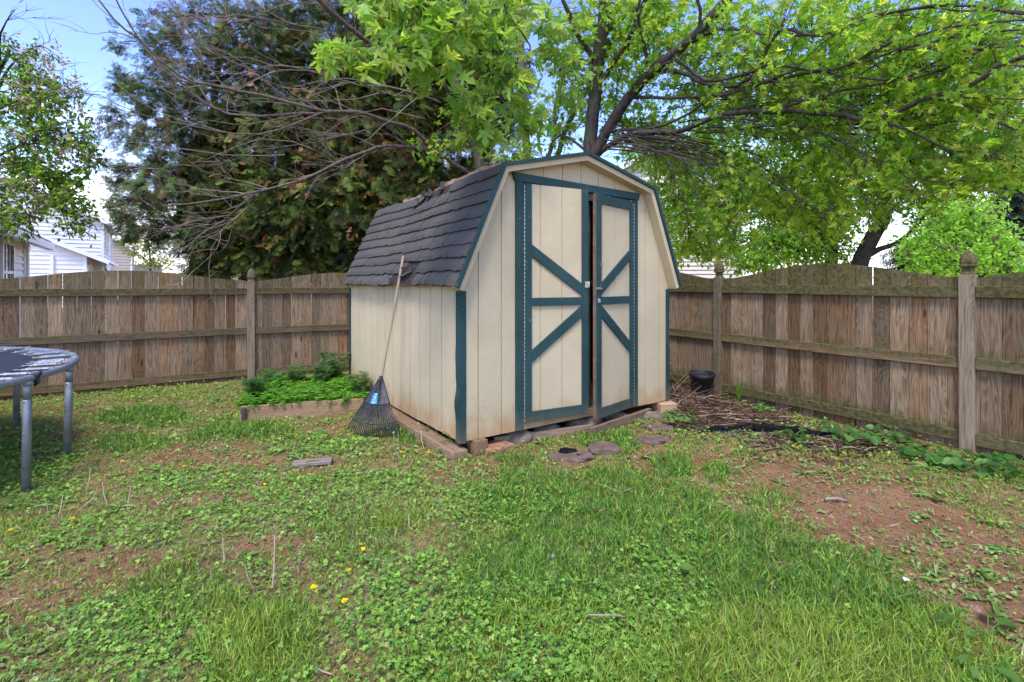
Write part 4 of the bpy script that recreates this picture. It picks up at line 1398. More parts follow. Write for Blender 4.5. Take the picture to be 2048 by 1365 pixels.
# beige house further on
cC = at(262, 568, 52); cC.z = 0
HC, _ = house('beige_house', 'beige sided house seen past the tall white house', cC, dB, 6.5, 9, 5.0, 7.2, M['house_beige'], M['roofgrey'], True, 0.3)
window(HC, cC + fdB * 2.0 + up * 3.0, fdB, 0.9, 1.4)
cD = at(318, 568, 75); cD.z = 0
HD, _ = house('far_house', 'small far white house with grey roof at the end of the row', cD, dB, 7, 9, 2.6, 4.2, M['house_white'], M['roofgrey'], False, 0.3)
# cream house behind the maple
cE = at(1480, 568, 21); cE.z = 0
HE, _ = house('cream_house', 'pale cream sided house half hidden by maple leaves above the right fence', cE, Vector((0.25, 0.97, 0)), 6.0, 9.0, 5.9, 7.3, M['house_cream'], M['roofgrey'], True, 0.18)

# ================================================================== FOLIAGE TOOLS
def tmpl(verts, faces):
    return np.array(verts, float), faces


def leaf_template(half, bend=0.2, fold=0.15):
    pts = [(x, y) for x, y in half] + [(-x, y) for x, y in half[::-1] if abs(x) > 1e-6]
    v = [(x, y, fold * abs(x) - bend * y * y) for x, y in pts]
    return tmpl(v, [list(range(len(v)))])


def fan_template(half, bend=0.2, fold=0.15):
    """two half-blades folded on the midrib"""
    r = [(x, y, fold * abs(x) - bend * y * y) for x, y in half]
    l = [(-x, y, fold * abs(x) - bend * y * y) for x, y in half]
    n = len(r)
    return tmpl(r + l, [list(range(n)), list(range(n, 2 * n))[::-1]])


MAPLE_FULL = [(0, 0), (.10, -.02), (.24, .0), (.42, .04), (.33, .12), (.20, .17), (.30, .24), (.42, .36), (.50, .42), (.60, .62), (.47, .56), (.38, .55), (.30, .47), (.14, .37), (.16, .55), (.26, .68), (.20, .72), (.13, .84), (0, 1.02)]
MAPLE_LOW = [(0, 0), (.40, .03), (.19, .18), (.60, .62), (.15, .40), (.22, .70), (0, 1.02)]
TM_FULL = [fan_template(MAPLE_FULL, b, f) for b, f in ((.25, .2), (.45, .05), (.1, .35), (.6, .25))]
TM_LOW = [fan_template(MAPLE_LOW, b, f) for b, f in ((.25, .2), (.5, .1), (.1, .35))]
OVAL = [(0, 0), (.20, .18), (.29, .42), (.24, .68), (.12, .88), (0, 1)]
TM_OVAL = [fan_template(OVAL, b, f) for b, f in ((.2, .3), (.4, .15), (0.05, .4))]
LANCE = [(0, 0), (.06, .15), (.14, .4), (.12, .68), (.05, .88), (0, 1)]
TM_LANCE = [fan_template(LANCE, b, f) for b, f in ((.3, .3), (.6, .2))]
ROUND = [(0, .06), (.18, -.06), (.42, .04), (.5, .32), (.42, .62), (.24, .82), (0, .95)]
TM_ROUND = [fan_template(ROUND, b, f) for b, f in ((.15, .35), (.35, .2))]


def frames(d, n):
    """rotation matrices with y = d, z ~ n"""
    d = d / np.linalg.norm(d, axis=1, keepdims=True)
    x = np.cross(d, n); x /= np.maximum(np.linalg.norm(x, axis=1, keepdims=True), 1e-6)
    z = np.cross(x, d)
    return np.stack([x, d, z], -1)


def scatter(name, T, P, R, Sz, C, mat, parent=None, loc=None):
    """many leaves joined in one mesh. T templates, P (n,3), R (n,3,3), Sz (n,), C (n,3)"""
    P = np.asarray(P, float); n = len(P)
    which = rng.integers(0, len(T), n)
    Vs = []; Ls = []; St = []; Cs = []; vb = 0; lb = 0
    Sz = np.broadcast_to(np.asarray(Sz, float), (n,))
    for ti, (tv, tf) in enumerate(T):
        ix = np.nonzero(which == ti)[0]
        if not len(ix): continue
        v = np.einsum('nij,kj->nki', R[ix], tv) * Sz[ix, None, None] + P[ix, None, :]
        k = len(tv)
        fl = np.concatenate([np.array(f) for f in tf]); fst = np.cumsum([0] + [len(f) for f in tf[:-1]])
        m = len(ix)
        Ls.append((fl[None, :] + (np.arange(m) * k)[:, None] + vb).ravel())
        St.append((fst[None, :] + (np.arange(m) * len(fl))[:, None] + lb).ravel())
        Vs.append(v.reshape(-1, 3)); Cs.append(np.repeat(C[ix], k, 0))
        vb += m * k; lb += m * len(fl)
    V = np.concatenate(Vs); Cc = np.concatenate(Cs); Cc = np.concatenate([Cc, np.ones((len(Cc), 1))], 1)
    if loc is None and parent is None: loc = (float(V[:, 0].mean()), float(V[:, 1].mean()), float(V[:, 2].min()))
    return np_mesh(name, V, np.concatenate(Ls), np.concatenate(St), mat, parent, False, {'col': ('FLOAT_COLOR', Cc)}, loc)


def rand_unit(n):
    v = rng.normal(size=(n, 3)); return v / np.linalg.norm(v, axis=1, keepdims=True)


def palette(n, cols, wts, var=0.18):
    cols = np.array(cols, float); w = np.array(wts, float); w /= w.sum()
    c = cols[rng.choice(len(cols), n, p=w)]
    return np.clip(c * (1 + var * rng.normal(size=(n, 1))) * (1 + 0.06 * rng.normal(size=(n, 3))), 0.004, 0.9)


# ------------------------------------------------------------------ branches
def px_line(pts):
    return [at(*p) for p in pts]


def smooth_line(pts, seg=0.18, wob=0.015):
    pts = [Vector(p) for p in pts]
    P = [pts[0]] + pts + [pts[-1]]
    out = []
    for i in range(1, len(P) - 2):
        p0, p1, p2, p3 = P[i - 1], P[i], P[i + 1], P[i + 2]
        n = max(2, int((p2 - p1).length / seg))
        for k in range(n):
            t = k / n
            q = 0.5 * ((2 * p1) + (p2 - p0) * t + (2 * p0 - 5 * p1 + 4 * p2 - p3) * t * t + (3 * p1 - p0 - 3 * p2 + p3) * t ** 3)
            out.append(q + Vector([random.uniform(-wob, wob) for _ in range(3)]))
    out.append(pts[-1])
    return out


class Wood:
    """collects limbs of one tree; every limb is a tapered tube"""
    def __init__(s): s.mb = MB(); s.lines = []; s.tw = MB()

    def limb(s, pts, r0, r1, n=7, seg=0.18, wob=0.015, keep=True):
        l = smooth_line(pts, seg, wob)
        m = len(l)
        rr = [r0 + (r1 - r0) * (i / (m - 1)) ** 0.8 for i in range(m)]
        s.mb.tube(l, rr, n)
        if keep: s.lines.append((l, rr))
        return l, rr

    def twig(s, p, d, L, r, droop=0.0, n=4, steps=7, curl=0.25, mb=None):
        pts = [Vector(p)]; d = Vector(d).normalized()
        for i in range(steps):
            d = (d + Vector((random.gauss(0, curl), random.gauss(0, curl), random.gauss(0, curl) - droop)) * 0.45).normalized()
            pts.append(pts[-1] + d * L / steps)
        (mb or s.mb).tube(pts, [r * (1 - 0.8 * i / steps) for i in range(steps + 1)], n, False)
        return pts

    def branch_out(s, line, rr, count, L, bias=(0, 0, 0), droop=0.1, lev=2, tmin=0.1, spread=0.8, rmul=0.5, out=None, curl=0.25, rmax=0.02):
        b = Vector(bias)
        for _ in range(count):
            k = tmin + (1 - tmin) * random.random()
            i = min(len(line) - 2, int(k * (len(line) - 1)))
            tan = (line[i + 1] - line[i]).normalized()
            d = (tan * 0.7 + Vector([random.gauss(0, spread) for _ in range(3)]) + b).normalized()
            l = L * random.uniform(0.5, 1.2)
            r = min(rmax, rr[i] * rmul * random.uniform(.6, 1))
            pts = s.twig(line[i], d, l, max(r, 0.0034), droop, 4, 8, curl)
            if out is not None: out.append(pts)
            if lev > 1:
                r2 = [max(0.0034, r * (1 - 0.8 * q / 8)) for q in range(9)]
                s.branch_out(pts, r2, random.randint(2, 4), l * 0.55, b * 0.6, droop, lev - 1, 0.15, spread, 0.7, out, curl, rmax)

    def build(s, name, mat, parent): return s.mb.build(name, mat, parent, smooth=True)


def inside_blobs(blobs):
    """sample points: blobs (px,py,Y,rx,ry,rd,n)"""
    out = []
    for (px, py, Y, rx, ry, rd, n) in blobs:
        u = rand_unit(n) * (rng.random((n, 1)) ** (1 / 2.6))
        x = px + u[:, 0] * rx; y = py + u[:, 1] * ry; d = Y + u[:, 2] * rd
        out.append(np.stack([(x - 1024) / F * d, d, EYE + (568 - y) / F * d], -1))
    return np.concatenate(out)


def sprigs(wood, centres, reach, leaf_n, leaf_size, T, cols, wts, name, mat, parent, tw_r=0.0035, tip_out=0.6, hang=0.35, spread=0.14, tmat=None, jitter=0.75, up=0.8):
    """twigs that run from the nearest limb to each centre, with leaves round the end"""
    allp = np.array([tuple(p) for l, r in wood.lines for p in l]); nd = len(allp)
    P = []; Dv = []
    for c in centres:
        dd = allp - c; i = int(np.argmin((dd ** 2).sum(1))); q = allp[i]; L = float(np.linalg.norm(q - c))
        v = c - q
        if L > reach: q = c - v / L * reach * random.uniform(.6, 1)
        mid = (q + c) / 2 + np.array([random.gauss(0, .05), random.gauss(0, .05), random.gauss(0.03, .05)]) * min(L, reach)
        wood.tw.tube([q, q * .5 + mid * .5, mid, mid * .4 + c * .6, c], [tw_r * 1.7, tw_r * 1.5, tw_r * 1.2, tw_r, tw_r * .5], 3, False)
        k = max(1, int(rng.poisson(leaf_n)))
        dirn = (c - q) / max(np.linalg.norm(c - q), 1e-6)
        for _ in range(k):
            f = random.uniform(0.35, 1.05)
            P.append(mid * (1 - f) + c * f + rng.normal(size=3) * spread * 0.35)
            h = rng.normal(size=3) * 0.7 + dirn * tip_out; h[2] -= hang
            Dv.append(h)
    P = np.array(P); Dv = np.array(Dv); n = len(P)
    N = rng.normal(size=(n, 3)) * jitter; N[:, 2] += up
    R = frames(Dv, N)
    sz = leaf_size * (0.6 + 0.6 * rng.random(n))
    o = scatter(name, T, P, R, sz, palette(n, cols, wts), mat, parent)
    return o


GREENS = [(.17, .32, .034), (.24, .39, .044), (.33, .45, .055), (.11, .24, .034), (.42, .47, .08)]
PALE = [(.23, .37, .065), (.30, .43, .085), (.15, .29, .045), (.38, .47, .12)]

# ================================================================== SILVER MAPLE BEHIND THE SHED (right part)
mp = thing('maple_tree', 'large spreading maple rising behind the peak of the shed', 'tree', (1.45, 9.05, 0))
Wd = Wood()
tr_, rr_ = Wd.limb([(1.45, 9.05, -0.1), at(1180, 330, 9.0), at(1184, 240, 8.9), at(1195, 130, 8.7), at(1212, 0, 8.5), at(1225, -140, 8.3)], 0.15, 0.10, 10)
a_, ra_ = Wd.limb(px_line([(1180, 322, 9.0), (1215, 262, 8.8), (1258, 195, 8.5), (1300, 148, 8.2), (1345, 110, 7.9), (1395, 66, 7.6), (1450, 5, 7.3), (1500, -70, 7)]), 0.105, 0.07, 9)
b_, rb_ = Wd.limb(px_line([(1195, 310, 9.0), (1262, 270, 8.4), (1365, 262, 7.7), (1440, 230, 7.2), (1560, 222, 6.6), (1690, 232, 6.0), (1745, 240, 5.8), (1850, 200, 5.4), (1920, 180, 5.1), (2000, 132, 4.8), (2080, 110, 4.6)]), 0.055, 0.022, 7)
limbs = [(a_, ra_), (b_, rb_)]
for pts, r0, r1 in (([(1310, 140, 8.2), (1360, 145, 7.8), (1420, 170, 7.3), (1500, 160, 6.8), (1560, 62, 6.4), (1640, 72, 6.0), (1760, 30, 5.6), (1900, 12, 5.2), (2060, 30, 5)], .035, .012),
                    ([(1345, 110, 8.0), (1440, 60, 7.4), (1560, 70, 6.8), (1680, 60, 6.2), (1800, 20, 5.7), (1920, 20, 5.4), (2050, 25, 5)], .03, .01),
                    ([(1300, 150, 8.2), (1350, 120, 7.7), (1410, 160, 7.2), (1490, 150, 6.7), (1540, 130, 6.4), (1660, 140, 5.9), (1780, 90, 5.5), (1900, 55, 5.2), (2050, 40, 4.9)], .032, .01),
                    ([(1270, 195, 8.5), (1380, 195, 7.6), (1470, 185, 7.0), (1600, 140, 6.3), (1680, 150, 5.9), (1800, 160, 5.5), (1910, 105, 5.2), (2048, 92, 4.9)], .03, .01),
                    ([(1215, 262, 8.8), (1330, 250, 8.0), (1430, 195, 7.3), (1550, 160, 6.6), (1640, 145, 6.2), (1740, 120, 5.8), (1860, 85, 5.4), (2040, 60, 5.0)], .03, .01),
                    ([(1365, 262, 7.7), (1450, 265, 7.2), (1560, 250, 6.6), (1650, 270, 6.1), (1730, 310, 5.8), (1800, 345, 5.5), (1840, 400, 5.3)], .02, .006),
                    ([(1250, 285, 8.6), (1340, 280, 7.9), (1440, 300, 7.3), (1540, 340, 6.7), (1600, 400, 6.4), (1650, 430, 6.2)], .022, .006),
                    ([(1430, 232, 7.2), (1540, 245, 6.6), (1640, 290, 6.1), (1700, 330, 5.8), (1730, 400, 5.6), (1740, 440, 5.5)], .018, .005),
                    ([(1745, 240, 5.8), (1820, 260, 5.5), (1900, 300, 5.3), (1980, 310, 5.1), (2060, 350, 4.9)], .016, .006),
                    ([(1850, 200, 5.4), (1930, 210, 5.2), (2010, 250, 5.0), (2070, 270, 4.8)], .013, .005),
                    ([(1560, 222, 6.6), (1660, 185, 6.1), (1760, 170, 5.7), (1880, 140, 5.4), (1980, 90, 5.1), (2060, 80, 5)], .02, .007),
                    ([(1440, 230, 7.2), (1530, 205, 6.7), (1640, 200, 6.1), (1700, 165, 5.9), (1800, 100, 5.6), (1900, 100, 5.3)], .018, .006),
                    ([(1195, 130, 8.7), (1150, 60, 8.3), (1120, -20, 8)], .05, .03), ([(1190, 180, 8.8), (1250, 90, 8.3), (1290, 0, 7.9), (1310, -60, 7.6)], .05, .03),
                    ([(1300, 148, 8.2), (1290, 90, 8.0), (1275, 20, 7.7), (1300, -50, 7.5)], .035, .02), ([(1395, 66, 7.6), (1400, 20, 7.4), (1380, -40, 7.2)], .03, .02),
                    ([(1180, 310, 9.0), (1120, 270, 9.3), (1085, 330, 9.5)], .03, .012)):
    l, r = Wd.limb(px_line(pts), r0, r1, 6)
    limbs.append((l, r))
# drooping dark fan of whips right of the shed roof
for i in range(46):
    x1 = random.uniform(1260, 1650); y1 = random.uniform(330, 500) if x1 < 1500 else random.uniform(330, 440)
    x0 = random.uniform(1200, 1330); y0 = random.uniform(255, 300)
    Y0, Y1 = random.uniform(7.6, 8.6), random.uniform(6.2, 7.8)
    Wd.limb(px_line([(x0, y0, Y0), ((x0 * 2 + x1) / 3, y0 + (y1 - y0) * 0.12, (Y0 * 2 + Y1) / 3), ((x0 + 2 * x1) / 3, y0 + (y1 - y0) * 0.42, (Y0 + 2 * Y1) / 3), (x1, y1, Y1)]), random.uniform(.008, .014), .003, 4, 0.25, 0.016)
for i in range(85):
    x0 = random.uniform(1310, 1850); x1 = x0 + random.uniform(150, 420)
    y0 = random.uniform(130, 270); y1 = y0 + random.uniform(-90, 170)
    Y0 = 8.4 - (x0 - 1300) / 240; Y1 = Y0 - random.uniform(.4, 1.3)
    Wd.limb(px_line([(x0, y0, Y0), (x0 * .65 + x1 * .35, y0 - 10 + (y1 - y0) * .2, Y0 * .65 + Y1 * .35), (x0 * .3 + x1 * .7, y0 * .4 + y1 * .6 - 6, Y0 * .3 + Y1 * .7), (x1, y1, Y1)]), random.uniform(.007, .013), .003, 4, 0.25, 0.02)
for l, r in limbs[:14]:
    Wd.branch_out(l, r, 12, 0.95, (0.25, -0.2, 0.05), 0.06, 2, 0.15, 0.5, 0.45, None, 0.25, 0.012)
RB = [(1420, 60, 7.3, 160, 90, .9, 130), (1600, 60, 6.3, 200, 110, .9, 230), (1800, 70, 5.7, 200, 120, .9, 260), (1980, 90, 5.2, 160, 140, .8, 240),
      (1560, 190, 6.9, 170, 100, .8, 200), (1720, 190, 6.3, 190, 110, .8, 250), (1900, 220, 5.6, 180, 120, .8, 270), (2020, 280, 5.2, 110, 120, .7, 190),
      (1560, 330, 6.9, 130, 100, .7, 220), (1700, 330, 6.4, 150, 100, .7, 260), (1850, 340, 5.8, 150, 85, .7, 210), (1980, 340, 5.4, 110, 60, .6, 110),
      (1480, 400, 7.2, 90, 80, .6, 130), (1600, 420, 6.8, 90, 60, .6, 110), (1690, 430, 6.4, 80, 50, .5, 80), (1400, 330, 7.8, 90, 90, .5, 70), (1380, 440, 7.8, 70, 70, .4, 90),
      (1340, 360, 8.2, 50, 90, .4, 70), (1320, 60, 7.9, 110, 80, .8, 90), (1250, 130, 8.2, 80, 120, .6, 70), (1390, 210, 7.9, 100, 70, .6, 60), (1420, 500, 8, 60, 40, .4, 50), (1140, 60, 8.2, 110, 80, .7, 90), (1120, 180, 8.8, 70, 100, .5, 60), (1260, 20, 7.6, 140, 50, .8, 100), (1290, 250, 8.4, 70, 70, .5, 60), (1370, 290, 8.0, 90, 80, .6, 110), (1430, 390, 7.6, 80, 90, .6, 110), (1370, 380, 7.9, 60, 90, .5, 90), (1400, 470, 7.6, 70, 60, .5, 80), (1470, 480, 7.4, 60, 50, .4, 60), (1330, 420, 8.0, 40, 80, .3, 50), (1500, 250, 7.4, 120, 90, .7, 130), (1180, 130, 8.4, 120, 110, .8, 150), (1330, 120, 7.8, 120, 110, .8, 170), (1450, 120, 7.2, 110, 110, .8, 150), (1240, 230, 8.6, 90, 60, .5, 80), (1300, 20, 7.6, 160, 60, .8, 110), (1265, 320, 8.8, 40, 40, .4, 50), (1310, 290, 8.4, 50, 60, .4, 60)]
sprigs(Wd, inside_blobs([(x, y, Y + .75, a, b, d * 1.1, int(n * (.85 if y < 260 else .34))) for x, y, Y, a, b, d, n in RB] + [(x, y, Y - .1, a, b, d * .6, int(n * .2)) for x, y, Y, a, b, d, n in RB if x > 1470]), 0.7, 7.6, 0.090, TM_LOW + TM_FULL[:1], GREENS, [3, 4, 3, 1.3, 1.5], 'foliage', M['leaf'], mp, 0.0028)
Wd.build('trunk', M['barkdark'], mp)
Wd.tw.build('twigs', M['barkdark'], mp, smooth=True)

# near branch of big leaves over the yard
nb = thing('maple_tree', 'multi-stemmed maple with bare lower boughs and big bright leaves hanging towards the camera', 'tree', (-0.7, 10.4, 0))
Wn = Wood()
for pts, r0, r1 in (([(962, 470, 10.4), (960, 345, 10.3), (938, 265, 10.2), (915, 190, 10), (897, 100, 9.8), (884, 0, 9.5), (870, -120, 9)], .125, .075),
                    ([(985, 470, 10.5), (1050, 345, 10.5), (1048, 230, 10.4), (1040, 60, 10.2), (1035, -60, 10)], .10, .07),
                    ([(1010, 470, 10.3), (1105, 330, 10.0), (1130, 262, 9.8), (1168, 190, 9.5), (1210, 120, 9.2), (1270, 30, 9)], .07, .04),
                    ([(1030, 470, 10.2), (1085, 345, 10.1), (1108, 270, 10), (1112, 200, 9.9), (1140, 100, 9.6)], .05, .03),
                    ([(915, 195, 10), (865, 152, 9.3), (800, 118, 8.6), (740, 85, 8.0), (690, 48, 7.5), (640, 0, 7.0), (610, -40, 6.8)], .055, .03),
                    ([(945, 352, 10.2), (905, 325, 9.8), (862, 300, 9.3), (800, 293, 8.7), (751, 297, 8.3), (690, 318, 7.9), (633, 348, 7.5), (562, 373, 7.2), (492, 390, 6.9), (422, 404, 6.7), (334, 411, 6.5)], .045, .008),
                    ([(862, 300, 9.3), (830, 262, 8.9), (780, 245, 8.4), (720, 226, 8.0), (650, 222, 7.6), (580, 204, 7.3), (450, 176, 6.9), (387, 165, 6.7), (334, 130, 6.5), (281, 81, 6.3), (228, 39, 6.1), (190, -10, 6)], .04, .010),
                    ([(720, 226, 8.0), (633, 226, 7.6), (492, 232, 7.1), (429, 218, 6.9), (387, 190, 6.8), (345, 150, 6.6), (290, 95, 6.5), (243, 21, 6.3), (225, -20, 6.2)], .026, .008),
                    ([(800, 118, 8.6), (720, 100, 8.1), (640, 60, 7.7), (560, 45, 7.3), (480, 30, 7.0), (400, 40, 6.8), (330, 20, 6.6)], .022, .006),
                    ([(640, 10, 7.0), (560, 12, 6.9), (470, 60, 6.8), (420, 120, 6.8)], .012, .004),
                    ([(580, 204, 7.3), (500, 140, 7.0), (430, 110, 6.8), (370, 60, 6.6), (350, 0, 6.5)], .014, .005),
                    ([(650, 222, 7.6), (560, 260, 7.2), (470, 270, 6.9), (380, 250, 6.7), (290, 230, 6.5), (200, 190, 6.3)], .016, .004),
                    ([(751, 297, 8.3), (690, 335, 7.9), (640, 352, 7.7), (600, 420, 7.5)], .012, .004), ([(562, 373, 7.2), (510, 388, 7), (457, 432, 6.9), (369, 446, 6.7)], .012, .004), ([(510, 386, 7), (470, 440, 6.9), (420, 478, 6.8)], .008, .003),
                    ([(880, 205, 9.7), (800, 180, 9.1), (720, 170, 8.6), (640, 150, 8.2), (560, 130, 7.9), (470, 150, 7.6), (380, 130, 7.3)], .025, .006),
                    ([(780, 245, 8.4), (690, 270, 8.0), (600, 290, 7.6), (520, 300, 7.3), (440, 330, 7.1), (360, 330, 6.9), (290, 350, 6.7)], .015, .004)):
    Wn.limb(px_line(pts), r0, r1, 8 if r0 > .04 else 6, 0.2, 0.014)
Wn.build('trunk', M['bark'], nb)
bare = Wn.lines[4:]
Wx = Wood()
for l, r in bare:
    r = [max(q, .009) for q in r]
    Wx.branch_out(l, r, 8, 1.05, (-0.35, -0.1, 0.12), 0.02, 2, 0.22, 0.48, 0.6, None, 0.3, 0.0075)
for i in range(14):                                     # long fine whips fanning left across the cypress
    x0 = random.uniform(480, 860); y0 = random.uniform(110, 330); x1 = x0 - random.uniform(140, 360); y1 = y0 + random.uniform(-130, 120); Y0 = 8.3 - (860 - x0) / 300
    Wx.limb(px_line([(x0, y0, Y0), (x0 * .66 + x1 * .34, y0 * .7 + y1 * .3 + random.uniform(-25, 25), Y0 - .2), (x0 * .33 + x1 * .67, y0 * .36 + y1 * .64 + random.uniform(-25, 25), Y0 - .45), (x1, y1, Y0 - .7)]), random.uniform(.005, .009), .003, 4, .3, .03, False)
Wx.build('bare_branches', M['twig'], nb)
# leafy boughs that reach forward over the camera side
Wl = Wood()
for pts, r0, r1 in (([(1000, -200, 6.2), (985, -90, 4.6), (940, -10, 3.8), (880, 60, 3.5), (800, 100, 3.3), (730, 118, 3.2), (672, 105, 3.15)], .022, .004),
                    ([(985, -90, 4.6), (1010, 20, 4.2), (1000, 110, 4.0), (960, 190, 3.9), (950, 270, 3.9)], .014, .004),
                    ([(940, -10, 3.8), (850, 10, 3.5), (770, 20, 3.4), (720, 10, 3.3)], .010, .004),
                    ([(1010, 20, 4.2), (1060, 90, 4.3), (1050, 180, 4.4), (1040, 260, 4.5)], .010, .003),
                    ([(880, 60, 3.5), (880, 130, 3.5), (900, 190, 3.6)], .007, .003), ([(1150, -150, 6), (1110, -20, 5.2), (1090, 60, 5), (1120, 140, 5)], .014, .005)):
    Wl.limb(px_line(pts), r0, r1, 6, 0.15, 0.012)
NBL = [(690, 108, 3.15, 42, 30, .12, 9), (750, 128, 3.2, 60, 32, .15, 14), (820, 70, 3.4, 75, 60, .25, 22), (900, 40, 3.6, 90, 60, .3, 30), (960, 90, 3.9, 85, 70, .3, 30), (870, 140, 3.5, 55, 50, .25, 16),
       (940, 200, 3.9, 70, 55, .3, 22), (1000, 140, 4.1, 80, 70, .3, 28), (955, 268, 3.9, 55, 30, .2, 12), (1040, 240, 4.5, 50, 50, .3, 16), (780, 20, 3.4, 70, 35, .25, 16), (1010, 20, 4.2, 80, 50, .3, 24), (725, 5, 3.3, 40, 20, .2, 6),
       (1100, 60, 5.0, 90, 80, .4, 34), (1130, 150, 5.0, 60, 60, .4, 16), (880, 0, 3.7, 100, 30, .3, 20)]
Wl.tw = Wl.mb
sprigs(Wl, inside_blobs(NBL), 0.30, 4.2, 0.108, TM_FULL, PALE, [4, 4, 2, 1.2], 'foliage', M['leafpale'], nb, 0.0025, 0.5, 0.55, 0.10)
Wl.build('leafy_bough', M['barkdark'], nb)
# scattered young leaves on the bare stems
Wt = Wood(); Wt.lines = Wn.lines[:4] + Wn.lines[5:7]
sprigs(Wt, inside_blobs([(1080, 280, 9.6, 90, 60, .5, 70), (930, 240, 9.6, 70, 70, .5, 50), (1150, 240, 9.5, 70, 60, .4, 50), (1010, 320, 9.8, 80, 40, .4, 60), (1180, 100, 9, 80, 100, .5, 60), (860, 300, 9, 60, 40, .4, 24)]), 0.5, 4, 0.095, TM_LOW, GREENS, [3, 3, 3, 2, 1], 'sparse_leaves', M['leaf'], nb, 0.003)
Wt.tw.build('whips', M['bark'], nb, smooth=True)

# ================================================================== CYPRESSES
def spray_template(seed):
    r = random.Random(seed)
    V = []; Fc = []

    def quad(a, b, w, z):
        dx, dy = b[0] - a[0], b[1] - a[1]; L = math.hypot(dx, dy); nx, ny = -dy / L * w, dx / L * w
        i = len(V)
        V.extend([(a[0] - nx * .6, a[1] - ny * .6, z(a[0], a[1])), (a[0] + nx * .6, a[1] + ny * .6, z(a[0], a[1])), ((a[0] + b[0]) / 2 + nx, (a[1] + b[1]) / 2 + ny, z(b[0], b[1]) * .5 + z(a[0], a[1]) * .5), (b[0], b[1], z(b[0], b[1])), ((a[0] + b[0]) / 2 - nx, (a[1] + b[1]) / 2 - ny, z(b[0], b[1]) * .5 + z(a[0], a[1]) * .5)])
        Fc.append([i, i + 4, i + 3, i + 2, i + 1])
    zb = r.uniform(-.5, -.2)
    z = lambda x, y: zb * y * y - 0.25 * abs(x)
    n = 8
    for i in range(n):
        y = i / n
        quad((0.02 * math.sin(i), y), (0.02 * math.sin(i + 1), y + 1.25 / n), .017, z)
        for s_ in (-1, 1):
            if r.random() < .12: continue
            L = (0.42 * (1 - y) ** 0.7 + .08) * r.uniform(.7, 1.15)
            a = math.radians(r.uniform(38, 58))
            e = (s_ * L * math.sin(a), y + L * math.cos(a))
            quad((0, y), e, .021, z)
            for q in (.4, .7):
                if L < .16: break
                p = (e[0] * q, y + (e[1] - y) * q)
                for s2 in (-1, 1):
                    l2 = L * .38 * r.uniform(.6, 1.1); a2 = a * s_ + s2 * .7
                    quad(p, (p[0] + l2 * math.sin(a2), p[1] + l2 * math.cos(a2)), .019, z)
    return tmpl(V, Fc)


TS = [spray_template(i) for i in range(6)]


def cypress(label, base, blobs, lean, cols, wts, tr_top, size=0.36, dead=0.1, limbs_n=40):
    t = thing('cypress_tree', label, 'tree', base)
    P = inside_blobs([tuple(q[:6]) + (int(q[6] * 3.0),) for q in blobs])
    base = np.array(base)
    # clumpy: snap points towards bough centres
    nC = max(10, len(P) // 26)
    cen = P[rng.choice(len(P), nC, replace=False)]
    d2 = ((P[:, None, :] - cen[None]) ** 2).sum(2); near = cen[d2.argmin(1)]
    k = rng.uniform(0.25, 0.62, (len(P), 1)); P = P * (1 - k) + near * k + rng.normal(size=P.shape) * 0.05
    outw = P - np.array([base[0], base[1], 0]); outw[:, 2] = 0
    outw /= np.maximum(np.linalg.norm(outw, axis=1, keepdims=True), .05)
    D = outw * 0.9 + rng.normal(size=P.shape) * 0.55; D[:, 2] -= 0.28
    N = rng.normal(size=P.shape) * 0.55 + outw * 0.35; N[:, 2] += 0.75
    R = frames(D, N)
    C = palette(len(P), cols, wts, .22)
    # the same bough shares a tint
    tint = (0.75 + 0.6 * rng.random((nC, 1)))[d2.argmin(1)]
    C = C * tint
    scatter('foliage', TS, P, R, size * (0.6 + 0.7 * rng.random(len(P))), C, M['needle'], t)
    w = Wood()
    top = Vector(tr_top)
    b = Vector(base)
    w.limb([b, b.lerp(top, .3), b.lerp(top, .65), top], .16, .03, 8)
    idx = rng.choice(nC, min(nC, limbs_n), replace=False)
    for i in idx:
        c = Vector(cen[i]); h = max(0.4, min(top.z - 0.3, c.z - 0.35 * (c - Vector((base[0], base[1], c.z))).length + 0.5))
        q = b.lerp(top, min(1, h / top.z))
        m = q.lerp(c, .5) + Vector((0, 0, 0.12))
        w.limb([q, m, c], .022, .005, 5, 0.4, 0.03)
    w.build('trunk', M['bark'], t)
    # dead brown sprays and bare inner twigs
    nd = int(len(P) * dead)
    ii = rng.choice(len(P), nd, replace=False)
    cl = cen[rng.integers(0, nC, nd)] * 0.55 + P[ii] * 0.45
    D2 = rng.normal(size=(nd, 3)) * .6; D2[:, 2] -= .9
    scatter('dead_sprays', TS, cl, frames(D2, rand_unit(nd)), size * (.4 + .5 * rng.random(nd)), palette(nd, [(.34, .15, .05), (.22, .10, .035), (.13, .065, .03), (.42, .22, .08)], [2, 3, 4, 1]), M['needle'], t)
    return t


def rust_clumps(t, spots):
    P = []
    for px, py, Y in spots:
        c = at(px, py, Y)
        for _ in range(random.randint(3, 9)): P.append((c.x + rng.normal(0, .09), c.y + rng.normal(0, .09), c.z + rng.normal(0, .08)))
    P = np.array(P); n = len(P); D = rng.normal(size=(n, 3)) * .6; D[:, 2] -= .7; D[:, 1] -= .4
    scatter('rusty_sprays', TS, P, frames(D, rand_unit(n)), .115 * (.7 + .6 * rng.random(n)), palette(n, [(.50, .25, .09), (.42, .19, .065), (.58, .33, .14)], [3, 2, 2]), M['needle'], t)


